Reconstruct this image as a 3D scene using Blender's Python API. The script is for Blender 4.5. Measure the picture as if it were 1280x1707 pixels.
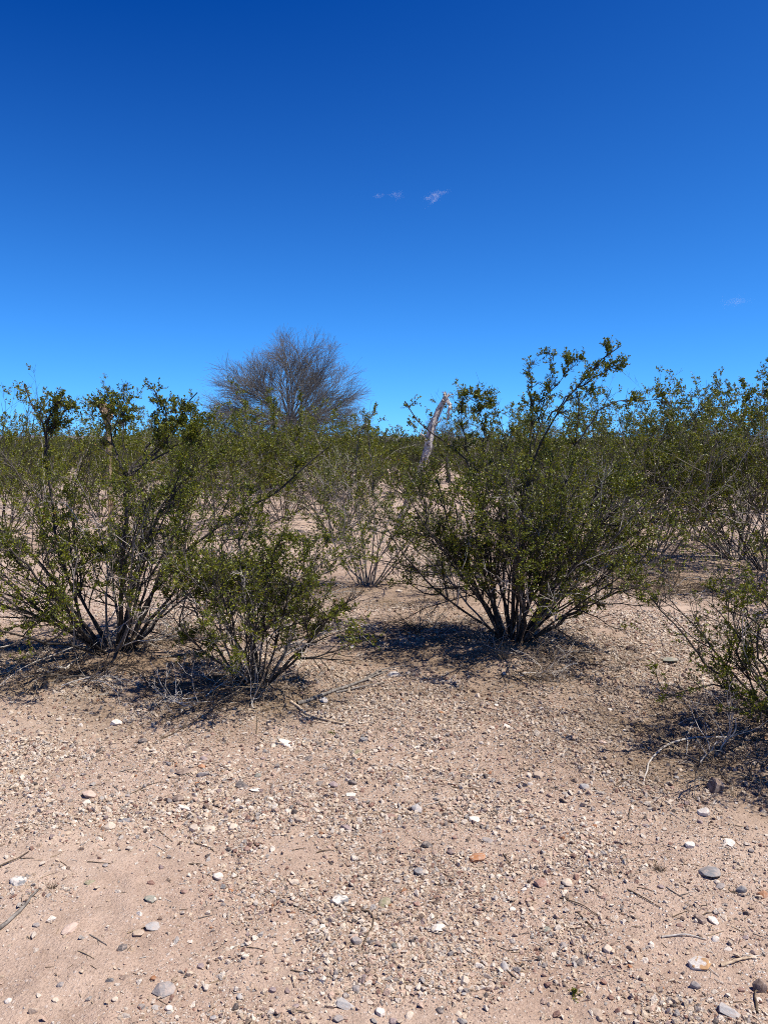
import bpy, bmesh, math
import numpy as np
from mathutils import Vector

for o in list(bpy.data.objects):
    bpy.data.objects.remove(o)
scene = bpy.context.scene
COL = scene.collection
R = math.radians

# ------------------------------------------------------------------ camera
CAM_H, PITCH, FPX = 1.55, R(5.26), 1282.0          # focal length in pixels of the 1280 x 1707 photograph
cam_d = bpy.data.cameras.new('camera')
cam = bpy.data.objects.new('camera', cam_d); COL.objects.link(cam)
cam.location = (0, 0, CAM_H)
cam.rotation_euler = (R(90) - PITCH, 0, 0)
cam_d.sensor_fit = 'HORIZONTAL'; cam_d.sensor_width = 36.0
cam_d.lens = FPX / 1280.0 * 36.0
cam_d.clip_start = 0.05; cam_d.clip_end = 60000
scene.camera = cam

# ------------------------------------------------------------------ light
SUN_EL, SUN_AZ = R(62), R(-12)                      # azimuth counted from +X (right) towards +Y (away)
SDIR = Vector((math.cos(SUN_EL) * math.cos(SUN_AZ), math.cos(SUN_EL) * math.sin(SUN_AZ), math.sin(SUN_EL)))
world = bpy.data.worlds.new('World'); scene.world = world
world.use_nodes = True
wt = world.node_tree; wt.nodes.clear()
sky = wt.nodes.new('ShaderNodeTexSky'); sky.sky_type = 'NISHITA'; sky.sun_disc = False
sky.sun_elevation = SUN_EL; sky.sun_rotation = math.atan2(SDIR.x, SDIR.y)
sky.altitude = 3000; sky.air_density = 0.5; sky.dust_density = 0.0; sky.ozone_density = 8.0
EXPOSURE, SKY_STRENGTH = 0.36, 0.10
def vm(op, a_, b_):                                 # the phone camera's response to a clear dry sky: black point, gain and shoulder
    n_ = wt.nodes.new('ShaderNodeVectorMath'); n_.operation = op
    for i_, v_ in enumerate((a_, b_)):
        if isinstance(v_, tuple): n_.inputs[i_].default_value = v_
        else: wt.links.new(v_, n_.inputs[i_])
    return n_.outputs[0]
K_ = 1.0 / (SKY_STRENGTH * 2 ** EXPOSURE)
x_ = vm('MAXIMUM', vm('SUBTRACT', sky.outputs[0], (0.285, 0.43, 0.70)), (0.0, 0.0, 0.0))
sky_col = vm('DIVIDE', vm('MULTIPLY', x_, (0.135 * K_, 0.355 * K_, 0.50 * K_)), vm('ADD', vm('MULTIPLY', x_, (0.25, 0.27, 0.20)), (1.0, 1.0, 1.0)))
bg = wt.nodes.new('ShaderNodeBackground'); bg.inputs['Strength'].default_value = SKY_STRENGTH
wo = wt.nodes.new('ShaderNodeOutputWorld')
wt.links.new(sky_col, bg.inputs[0]); wt.links.new(bg.outputs[0], wo.inputs[0])
sun_d = bpy.data.lights.new('sun', 'SUN'); sun_d.energy = 5.0; sun_d.angle = R(0.53); sun_d.color = (1.0, 0.955, 0.885)
sun = bpy.data.objects.new('sun', sun_d); COL.objects.link(sun)
sun.rotation_euler = SDIR.to_track_quat('Z', 'Y').to_euler(); sun.location = (20, 5, 30)

scene.view_settings.view_transform = 'Standard'; scene.view_settings.look = 'None'
scene.view_settings.exposure = EXPOSURE; scene.view_settings.gamma = 1.0
scene.view_settings.use_curve_mapping = False
scene.render.engine = 'CYCLES'
scene.cycles.max_bounces = 6; scene.cycles.diffuse_bounces = 2; scene.cycles.transmission_bounces = 3
scene.cycles.pixel_filter_type = 'BLACKMAN_HARRIS'; scene.cycles.filter_width = 1.0
scene.cycles.use_denoising = False
scene.cycles.transparent_max_bounces = 6; scene.cycles.volume_bounces = 1

# ------------------------------------------------------------------ helpers
RNG = np.random.default_rng(11)

def tag(o, label=None, cat=None, group=None, kind=None):
    if label: o['label'] = label
    if cat: o['category'] = cat
    if group: o['group'] = group
    if kind: o['kind'] = kind
    return o

def empty(name, loc):
    o = bpy.data.objects.new(name, None); COL.objects.link(o)
    o.location = loc; o.empty_display_size = 0.1
    return o

def make_mesh(name, V, F, mats, smooth=False, fattr=None, vattr=None, mi=None):
    """V (n,3); F (m,3|4) index array or a list of such arrays."""
    Fs = F if isinstance(F, list) else [F]
    Fs = [np.asarray(f, np.int32) for f in Fs if len(f)]
    me = bpy.data.meshes.new(name)
    V = np.asarray(V, np.float32)
    me.vertices.add(len(V)); me.vertices.foreach_set('co', V.ravel())
    li = np.concatenate([f.ravel() for f in Fs])
    tot = np.concatenate([np.full(len(f), f.shape[1], np.int32) for f in Fs])
    st = np.concatenate([[0], np.cumsum(tot)[:-1]]).astype(np.int32)
    me.loops.add(len(li)); me.loops.foreach_set('vertex_index', li.astype(np.int32))
    me.polygons.add(len(tot)); me.polygons.foreach_set('loop_start', st)
    try: me.polygons.foreach_set('loop_total', tot)
    except Exception: pass
    me.polygons.foreach_set('use_smooth', np.full(len(tot), bool(smooth)))
    for m in (mats if isinstance(mats, (list, tuple)) else [mats]): me.materials.append(m)
    if mi is not None: me.polygons.foreach_set('material_index', np.asarray(mi, np.int32))
    if fattr:
        for k, a in fattr.items():
            at = me.attributes.new(k, 'FLOAT', 'FACE'); at.data.foreach_set('value', np.asarray(a, np.float32))
    if vattr:
        for k, a in vattr.items():
            at = me.attributes.new(k, 'FLOAT', 'POINT'); at.data.foreach_set('value', np.asarray(a, np.float32))
    me.update(calc_edges=True)
    return me

def obj(name, me, parent=None, loc=None):
    o = bpy.data.objects.new(name, me); COL.objects.link(o)
    if parent is not None: o.parent = parent
    if loc is not None: o.location = loc
    return o

def _hash(ix, iy, seed):
    n = (ix.astype(np.int64) * 374761393 + iy.astype(np.int64) * 668265263 + seed * 1442695041) & 0x7fffffff
    n = ((n ^ (n >> 13)) * 1274126177) & 0x7fffffff
    n = (n ^ (n >> 16)) & 0xffff
    return n / 65535.0

def vnoise(x, y, scale, seed=0):
    x = np.asarray(x, float) * scale; y = np.asarray(y, float) * scale
    ix = np.floor(x); iy = np.floor(y); fx = x - ix; fy = y - iy
    fx = fx * fx * (3 - 2 * fx); fy = fy * fy * (3 - 2 * fy)
    a = _hash(ix, iy, seed); b = _hash(ix + 1, iy, seed); c = _hash(ix, iy + 1, seed); d = _hash(ix + 1, iy + 1, seed)
    return (a * (1 - fx) + b * fx) * (1 - fy) + (c * (1 - fx) + d * fx) * fy

def norm(a):
    return a / np.maximum(np.linalg.norm(a, axis=-1, keepdims=True), 1e-9)

# ------------------------------------------------------------------ ground shape
# hummocks of soil and litter that the bushes stand on: x, y, radius, height
MOUNDS = []
def ground_h(x, y, micro=True):
    x = np.asarray(x, float); y = np.asarray(y, float)
    d = np.hypot(x, y)
    near = 1.0 / (1.0 + (d / 60.0) ** 2)
    h = 0.10 * (vnoise(x, y, 0.16, 1) - 0.5) * near + 0.05 * (vnoise(x, y, 0.6, 2) - 0.5) * near
    h = h + 0.9 * (vnoise(x, y, 0.012, 7) - 0.5) * np.clip((d - 15) / 120, 0, 1)
    for (mx, my, r, a) in MOUNDS:
        h = h + a * np.exp(-((x - mx) ** 2 + (y - my) ** 2) / (r * r))
    if micro:
        h = h + near * (0.022 * (vnoise(x, y, 2.3, 3) - 0.5) + 0.010 * (vnoise(x, y, 7, 4) - 0.5)
                        + 0.008 * (vnoise(x, y, 17, 5) - 0.5) + 0.006 * (vnoise(x, y, 34, 6) - 0.5))
    return h

CT, ST = math.cos(PITCH), math.sin(PITCH)
def ray(u, v):
    a = (u - 640.0) / FPX; b = (853.5 - v) / FPX
    return np.array([a, CT + b * ST, -ST + b * CT])
def at_depth(u, v, Y):
    r = ray(u, v); t = Y / r[1]
    return np.array([r[0] * t, Y, CAM_H + r[2] * t])
def on_ground(u, v):
    r = ray(u, v); t = CAM_H / max(-r[2], 1e-3)
    for _ in range(25):
        h = float(ground_h(r[0] * t, r[1] * t)); t = 0.5 * t + 0.5 * (CAM_H - h) / max(-r[2], 1e-3)
    return np.array([r[0] * t, r[1] * t, float(ground_h(r[0] * t, r[1] * t))])

# ------------------------------------------------------------------ materials
def nmat(name):
    m = bpy.data.materials.new(name); m.use_nodes = True
    nt = m.node_tree; p = nt.nodes['Principled BSDF']
    return m, nt, p
def ramp(nt, stops, interp='LINEAR'):
    n = nt.nodes.new('ShaderNodeValToRGB'); cr = n.color_ramp; cr.interpolation = interp
    while len(cr.elements) < len(stops): cr.elements.new(0.5)
    for e, (p, c) in zip(cr.elements, stops):
        e.position = p; e.color = (*c, 1) if len(c) == 3 else c
    return n
def noise(nt, scale, detail=4, rough=0.6, vec=None, dist=0.0):
    n = nt.nodes.new('ShaderNodeTexNoise'); n.inputs['Scale'].default_value = scale
    n.inputs['Detail'].default_value = detail; n.inputs['Roughness'].default_value = rough
    n.inputs['Distortion'].default_value = dist
    if vec is not None: nt.links.new(vec, n.inputs['Vector'])
    return n
def mixc(nt, a, b, fac, mode='MIX'):
    n = nt.nodes.new('ShaderNodeMix'); n.data_type = 'RGBA'; n.blend_type = mode
    for s, v in ((n.inputs['Factor'], fac), (n.inputs['A'], a), (n.inputs['B'], b)):
        if hasattr(v, 'links'): nt.links.new(v, s)
        elif isinstance(v, (int, float)): s.default_value = v
        else: s.default_value = (*v, 1)
    return n.outputs['Result']
def math_n(nt, op, a, b=None, clamp=False):
    n = nt.nodes.new('ShaderNodeMath'); n.operation = op; n.use_clamp = clamp
    for s, v in ((n.inputs[0], a), (n.inputs[1], b)):
        if v is None: continue
        if hasattr(v, 'links'): nt.links.new(v, s)
        else: s.default_value = v
    return n.outputs[0]
def attr(nt, name, typ='GEOMETRY'):
    n = nt.nodes.new('ShaderNodeAttribute'); n.attribute_name = name; n.attribute_type = typ
    return n

def soil_material():
    m, nt, p = nmat('desert_soil'); L = nt.links
    tc = nt.nodes.new('ShaderNodeTexCoord').outputs['Object']
    n1 = noise(nt, 0.9, 5, 0.62, tc); n2 = noise(nt, 9, 5, 0.65, tc); n3 = noise(nt, 120, 3, 0.7, tc)
    c1 = ramp(nt, [(0.30, (0.385, 0.268, 0.196)), (0.5, (0.465, 0.340, 0.255)), (0.72, (0.55, 0.422, 0.325))])
    L.new(n1.outputs[0], c1.inputs[0])
    c2 = ramp(nt, [(0.3, (0.72, 0.70, 0.68)), (0.55, (1, 1, 1)), (0.8, (1.12, 1.1, 1.08))]); L.new(n2.outputs[0], c2.inputs[0])
    col = mixc(nt, c1.outputs[0], c2.outputs[0], 0.75, 'MULTIPLY')
    c3 = ramp(nt, [(0.33, (0.62, 0.59, 0.56)), (0.5, (1, 1, 1)), (0.68, (1.16, 1.14, 1.12))]); L.new(n3.outputs[0], c3.inputs[0])
    col = mixc(nt, col, c3.outputs[0], 0.6, 'MULTIPLY')
    # grit too fine to be modelled: grains of mixed stone
    sandy = attr(nt, 'sandy').outputs['Fac']
    hs_ = []
    for sc, lo in ((150, 0.30), (70, 0.50)):
        vo = nt.nodes.new('ShaderNodeTexVoronoi'); vo.inputs['Scale'].default_value = sc; L.new(tc, vo.inputs['Vector'])
        sep = nt.nodes.new('ShaderNodeSeparateColor'); L.new(vo.outputs['Color'], sep.inputs[0])
        gr = ramp(nt, [(0.0, (0.10, 0.085, 0.078)), (0.14, (0.22, 0.16, 0.135)), (0.3, (0.36, 0.22, 0.165)), (0.5, (0.50, 0.36, 0.27)),
                       (0.75, (0.62, 0.52, 0.43)), (1.0, (0.80, 0.75, 0.69))]); L.new(sep.outputs[0], gr.inputs[0])
        keep = math_n(nt, 'GREATER_THAN', sep.outputs[1], lo)
        core = math_n(nt, 'LESS_THAN', vo.outputs['Distance'], 0.36)
        thin = math_n(nt, 'SUBTRACT', 1.0, math_n(nt, 'MULTIPLY', sandy, 0.75))
        fac = math_n(nt, 'MULTIPLY', math_n(nt, 'MULTIPLY', keep, core), thin)
        col = mixc(nt, col, gr.outputs[0], fac)
        hs_.append(math_n(nt, 'MULTIPLY', math_n(nt, 'SUBTRACT', 0.4, vo.outputs['Distance'], True), fac))
    # organic litter round the bushes; its dark brown also deepens their cast shadows
    litter_shade = attr(nt, 'litter').outputs['Fac']
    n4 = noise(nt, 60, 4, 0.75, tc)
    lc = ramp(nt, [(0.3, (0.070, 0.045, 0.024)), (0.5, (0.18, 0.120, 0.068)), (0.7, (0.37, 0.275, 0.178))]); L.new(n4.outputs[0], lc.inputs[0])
    col = mixc(nt, col, lc.outputs[0], math_n(nt, 'MULTIPLY', litter_shade, 0.85))
    L.new(col, p.inputs['Base Color']); p.inputs['Roughness'].default_value = 0.95
    p.inputs['Specular IOR Level'].default_value = 0.15
    hsum = math_n(nt, 'ADD', math_n(nt, 'MULTIPLY', hs_[0], 0.9), math_n(nt, 'MULTIPLY', hs_[1], 2.0))
    hsum = math_n(nt, 'ADD', hsum, math_n(nt, 'MULTIPLY', n3.outputs[0], 0.55))
    hsum = math_n(nt, 'ADD', hsum, math_n(nt, 'MULTIPLY', n2.outputs[0], 1.2))
    b = nt.nodes.new('ShaderNodeBump'); b.inputs['Strength'].default_value = 1.0; b.inputs['Distance'].default_value = 0.013
    L.new(hsum, b.inputs['Height']); L.new(b.outputs[0], p.inputs['Normal'])
    return m

def leaf_material(name, cols, transl=0.17):
    m, nt, p = nmat(name); L = nt.links
    a = attr(nt, 'var').outputs['Fac']
    r = ramp(nt, cols); L.new(a, r.inputs[0])
    L.new(r.outputs[0], p.inputs['Base Color']); p.inputs['Roughness'].default_value = 0.42
    p.inputs['Specular IOR Level'].default_value = 0.35
    t = nt.nodes.new('ShaderNodeBsdfTranslucent')
    tcol = mixc(nt, r.outputs[0], (1.8, 1.8, 0.5), 1.0, 'MULTIPLY'); L.new(tcol, t.inputs['Color'])
    mx = nt.nodes.new('ShaderNodeMixShader'); mx.inputs[0].default_value = transl
    out = nt.nodes['Material Output']
    L.new(p.outputs[0], mx.inputs[1]); L.new(t.outputs[0], mx.inputs[2]); L.new(mx.outputs[0], out.inputs['Surface'])
    return m

def bark_material(name, stops, scale=40, bump=0.5, rough=0.85, stretch=0.25, dist=0.004):
    m, nt, p = nmat(name); L = nt.links
    tc = nt.nodes.new('ShaderNodeTexCoord').outputs['Object']
    mp = nt.nodes.new('ShaderNodeMapping'); mp.inputs['Scale'].default_value = (1, 1, stretch); L.new(tc, mp.inputs[0])
    n = noise(nt, scale, 5, 0.7, mp.outputs[0], 0.4)
    r = ramp(nt, stops); L.new(n.outputs[0], r.inputs[0]); L.new(r.outputs[0], p.inputs['Base Color'])
    p.inputs['Roughness'].default_value = rough; p.inputs['Specular IOR Level'].default_value = 0.2
    b = nt.nodes.new('ShaderNodeBump'); b.inputs['Strength'].default_value = bump; b.inputs['Distance'].default_value = dist
    L.new(n.outputs[0], b.inputs['Height']); L.new(b.outputs[0], p.inputs['Normal'])
    return m

def stone_material(name, c, inst=False, spots=None):
    m, nt, p = nmat(name); L = nt.links
    tc = nt.nodes.new('ShaderNodeTexCoord').outputs['Object']
    n = noise(nt, 1.7, 5, 0.65, tc); n2 = noise(nt, 9, 3, 0.7, tc)
    if inst: base = attr(nt, 'tint', 'INSTANCER').outputs['Color']
    else:
        base = mixc(nt, c, c, 0.0)
    v = ramp(nt, [(0.3, (0.68, 0.66, 0.65)), (0.5, (1, 1, 1)), (0.72, (1.22, 1.2, 1.18))]); L.new(n.outputs[0], v.inputs[0])
    col = mixc(nt, base, v.outputs[0], 0.8, 'MULTIPLY')
    v2 = ramp(nt, [(0.36, (0.78, 0.76, 0.75)), (0.5, (1, 1, 1)), (0.68, (1.12, 1.12, 1.12))]); L.new(n2.outputs[0], v2.inputs[0])
    col = mixc(nt, col, v2.outputs[0], 0.7, 'MULTIPLY')
    # tan dust caught on the stone
    dn = noise(nt, 2.0, 5, 0.75, tc, 0.8)
    dm = ramp(nt, [(0.42, (0, 0, 0)), (0.66, (1, 1, 1))]); L.new(dn.outputs[0], dm.inputs[0])
    col = mixc(nt, col, (0.48, 0.37, 0.295), math_n(nt, 'MULTIPLY', dm.outputs[0], 0.5 if inst else 0.8))
    if spots:
        sn = noise(nt, spots[1], 2, 0.5, tc); sm = ramp(nt, [(0.5, (0, 0, 0)), (0.56, (1, 1, 1))]); L.new(sn.outputs[0], sm.inputs[0])
        col = mixc(nt, col, spots[0], sm.outputs[0])
    L.new(col, p.inputs['Base Color']); p.inputs['Roughness'].default_value = 0.95
    p.inputs['Specular IOR Level'].default_value = 0.1
    b = nt.nodes.new('ShaderNodeBump'); b.inputs['Strength'].default_value = 0.5; b.inputs['Distance'].default_value = 0.08 if inst else 0.006
    L.new(n.outputs[0], b.inputs['Height']); L.new(b.outputs[0], p.inputs['Normal'])
    return m

M = {}
M['soil'] = soil_material()
GREEN = [(0.0, (0.042, 0.052, 0.005)), (0.35, (0.095, 0.112, 0.007)), (0.7, (0.165, 0.178, 0.010)), (0.93, (0.245, 0.225, 0.020)), (1.0, (0.23, 0.13, 0.03))]
M['leaf'] = leaf_material('creosote_leaf', GREEN)
M['leaf_far'] = leaf_material('creosote_leaf_weathered', [(0, (0.048, 0.058, 0.010)), (0.5, (0.094, 0.112, 0.014)), (1, (0.158, 0.166, 0.026))])
M['leaf_grey'] = leaf_material('dusty_leaf', [(0, (0.05, 0.055, 0.03)), (0.5, (0.085, 0.09, 0.045)), (1, (0.14, 0.135, 0.075))])
M['bark'] = bark_material('dark_bark', [(0.3, (0.016, 0.014, 0.012)), (0.5, (0.045, 0.037, 0.031)), (0.72, (0.12, 0.10, 0.082))], 45)
M['bark_grey'] = bark_material('grey_bark', [(0.3, (0.06, 0.052, 0.044)), (0.5, (0.18, 0.155, 0.13)), (0.75, (0.42, 0.375, 0.32))], 40)
M['dead'] = bark_material('bleached_twig', [(0.25, (0.25, 0.21, 0.17)), (0.5, (0.47, 0.42, 0.36)), (0.75, (0.68, 0.62, 0.54))], 40)
M['dead_dark'] = bark_material('dark_twig', [(0.3, (0.048, 0.032, 0.020)), (0.5, (0.12, 0.086, 0.056)), (0.75, (0.26, 0.20, 0.14))], 60)
M['tree_bark'] = bark_material('mesquite_bark', [(0.3, (0.078, 0.072, 0.064)), (0.5, (0.17, 0.158, 0.142)), (0.75, (0.30, 0.282, 0.256))], 25)
M['snag'] = bark_material('weathered_snag', [(0.34, (0.04, 0.028, 0.02)), (0.43, (0.20, 0.15, 0.11)), (0.45, (0.58, 0.51, 0.43)), (0.7, (0.80, 0.74, 0.66))], 26, 1.0, 0.9, 0.5, 0.03)
M['snag_tan'] = bark_material('tan_snag', [(0.3, (0.12, 0.075, 0.045)), (0.48, (0.36, 0.25, 0.15)), (0.7, (0.55, 0.43, 0.28))], 14, 0.9, 0.9, 0.35, 0.03)
M['drift'] = bark_material('driftwood', [(0.3, (0.22, 0.15, 0.09)), (0.5, (0.50, 0.38, 0.26)), (0.75, (0.68, 0.56, 0.43))], 50)
M['straw'] = bark_material('dry_straw', [(0.3, (0.20, 0.14, 0.08)), (0.5, (0.36, 0.27, 0.17)), (0.75, (0.52, 0.42, 0.29))], 60)
M['gravel'] = stone_material('gravel_stone', (0.5, 0.4, 0.3), inst=True)

# ------------------------------------------------------------------ tubes and growth (all vectorised)
def tubes(P, Rr, sides):
    """P (N,Q,3) polylines, Rr (N,Q) radii -> verts, quads"""
    N, Q, _ = P.shape
    if N == 0: return np.zeros((0, 3)), np.zeros((0, 4), int)
    T = np.empty_like(P); T[:, 1:-1] = P[:, 2:] - P[:, :-2]; T[:, 0] = P[:, 1] - P[:, 0]; T[:, -1] = P[:, -1] - P[:, -2]
    T = norm(T)
    ref = np.where(np.abs(T[:, :1, 2:3]) > 0.85, np.array([1.0, 0, 0]), np.array([0, 0, 1.0]))
    A = norm(np.cross(np.broadcast_to(ref, T.shape), T)); B = np.cross(T, A)
    ang = np.linspace(0, 2 * np.pi, sides, endpoint=False)
    ring = P[:, :, None, :] + Rr[:, :, None, None] * (np.cos(ang)[None, None, :, None] * A[:, :, None, :] + np.sin(ang)[None, None, :, None] * B[:, :, None, :])
    V = ring.reshape(-1, 3)
    n = np.arange(N)[:, None, None] * (Q * sides); q = np.arange(Q - 1)[None, :, None] * sides; s = np.arange(sides)[None, None, :]
    s2 = (s + 1) % sides
    F = np.stack(np.broadcast_arrays(n + q + s, n + q + s2, n + q + sides + s2, n + q + sides + s), -1).reshape(-1, 4)
    return V, F

def resample(pts, Q):
    pts = np.asarray(pts, float)
    d = np.concatenate([[0], np.cumsum(np.linalg.norm(np.diff(pts, axis=0), axis=1))])
    t = np.linspace(0, d[-1], Q)
    # smooth the corners a little
    out = np.stack([np.interp(t, d, pts[:, k]) for k in range(3)], 1)
    sm = out.copy(); sm[1:-1] = 0.25 * out[:-2] + 0.5 * out[1:-1] + 0.25 * out[2:]
    return sm

class Level:
    def __init__(self, P, Rr, sid, vig): self.P, self.R, self.sid, self.vig = P, Rr, sid, vig

def walk(rng, start, d, length, Q, wig, up):
    N = len(start)
    P = np.empty((N, Q, 3)); P[:, 0] = start; cur = norm(d.copy())
    step = (length / (Q - 1))[:, None]
    for k in range(1, Q):
        cur = norm(cur + wig * rng.normal(size=(N, 3)) + np.array([0, 0, 1.0]) * up)
        P[:, k] = P[:, k - 1] + cur * step
    return P

def children(rng, par, n, trange, lrange, ang, Q, wig, up, r0, rmin, out=0.0, centre=None, lscale=True):
    """n children on each polyline of level par"""
    N, PQ, _ = par.P.shape
    idx = np.repeat(np.arange(N), n); m = len(idx)
    t = rng.uniform(trange[0], trange[1], m); f = t * (PQ - 1); i = np.clip(f.astype(int), 0, PQ - 2); f = f - i
    a, b = par.P[idx, i], par.P[idx, i + 1]
    start = a + (b - a) * f[:, None]; tan = norm(b - a)
    rp = par.R[idx, i] * (1 - f) + par.R[idx, i + 1] * f
    rv = norm(np.cross(tan, rng.normal(size=(m, 3))))
    th = rng.uniform(ang[0], ang[1], m)[:, None]
    d = tan * np.cos(th) + rv * np.sin(th)
    if out and centre is not None:
        ov = start - np.asarray(centre); ov[:, 2] *= 0.3; d = d + out * norm(ov)
    ln = rng.uniform(lrange[0], lrange[1], m) * par.vig[idx]
    if lscale: ln = ln * (1.15 - 0.55 * t)
    P = walk(rng, start, d, ln, Q, wig, up)
    r = np.minimum(rp * 0.8, r0)[:, None] * np.linspace(1, 0.35, Q)[None, :]
    return Level(P, np.maximum(r, rmin), par.sid[idx], par.vig[idx])

def leaves_on(rng, lev, n, size, t0=0.15, spread=0.9, flat=0.0):
    """pairs of small leaves along twigs -> verts, quads, var"""
    N, Q, _ = lev.P.shape
    idx = np.repeat(np.arange(N), n); m = len(idx)
    if m == 0: return np.zeros((0, 3)), np.zeros((0, 4), int), np.zeros(0)
    t = rng.uniform(t0, 1.0, m); f = t * (Q - 1); i = np.clip(f.astype(int), 0, Q - 2); f = f - i
    a, b = lev.P[idx, i], lev.P[idx, i + 1]
    p = a + (b - a) * f[:, None]; tan = norm(b - a)
    side = norm(np.cross(tan, rng.normal(size=(m, 3))))
    d = norm(tan * rng.uniform(0.1, 0.9, m)[:, None] + side * spread + np.array([0, 0, 0.15]))
    nrm = norm(np.cross(d, rng.normal(size=(m, 3)))); w = np.cross(d, nrm)
    l = (size * rng.uniform(0.65, 1.3, m))[:, None]; ww = l * rng.uniform(0.46, 0.70, m)[:, None] * 0.5
    mid = p + d * l * 0.45
    V = np.stack([p, mid + w * ww + nrm * l * 0.08, p + d * l, mid - w * ww + nrm * l * 0.08], 1).reshape(-1, 3)
    F = np.arange(m * 4).reshape(-1, 4)
    base = rng.uniform(0, 1, N)[idx]
    var = np.clip(0.55 * base + 0.45 * rng.uniform(0, 1, m) - (rng.uniform(0, 1, m) < 0.02) * 0 , 0, 0.96)
    var = np.where(rng.uniform(0, 1, m) < 0.012, 1.0, var)
    return V, F, var

def merge(parts):
    Vs, Fs, o = [], [], 0
    for V, F in parts:
        if len(V) == 0: continue
        Vs.append(V); Fs.append(F + o); o += len(V)
    return np.concatenate(Vs), np.concatenate(Fs)

def sel(lev, s, pts=None):
    k = lev.sid == s
    if pts is not None: return lev.P[k][:, pts], lev.R[k][:, pts]
    return lev.P[k], lev.R[k]

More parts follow.
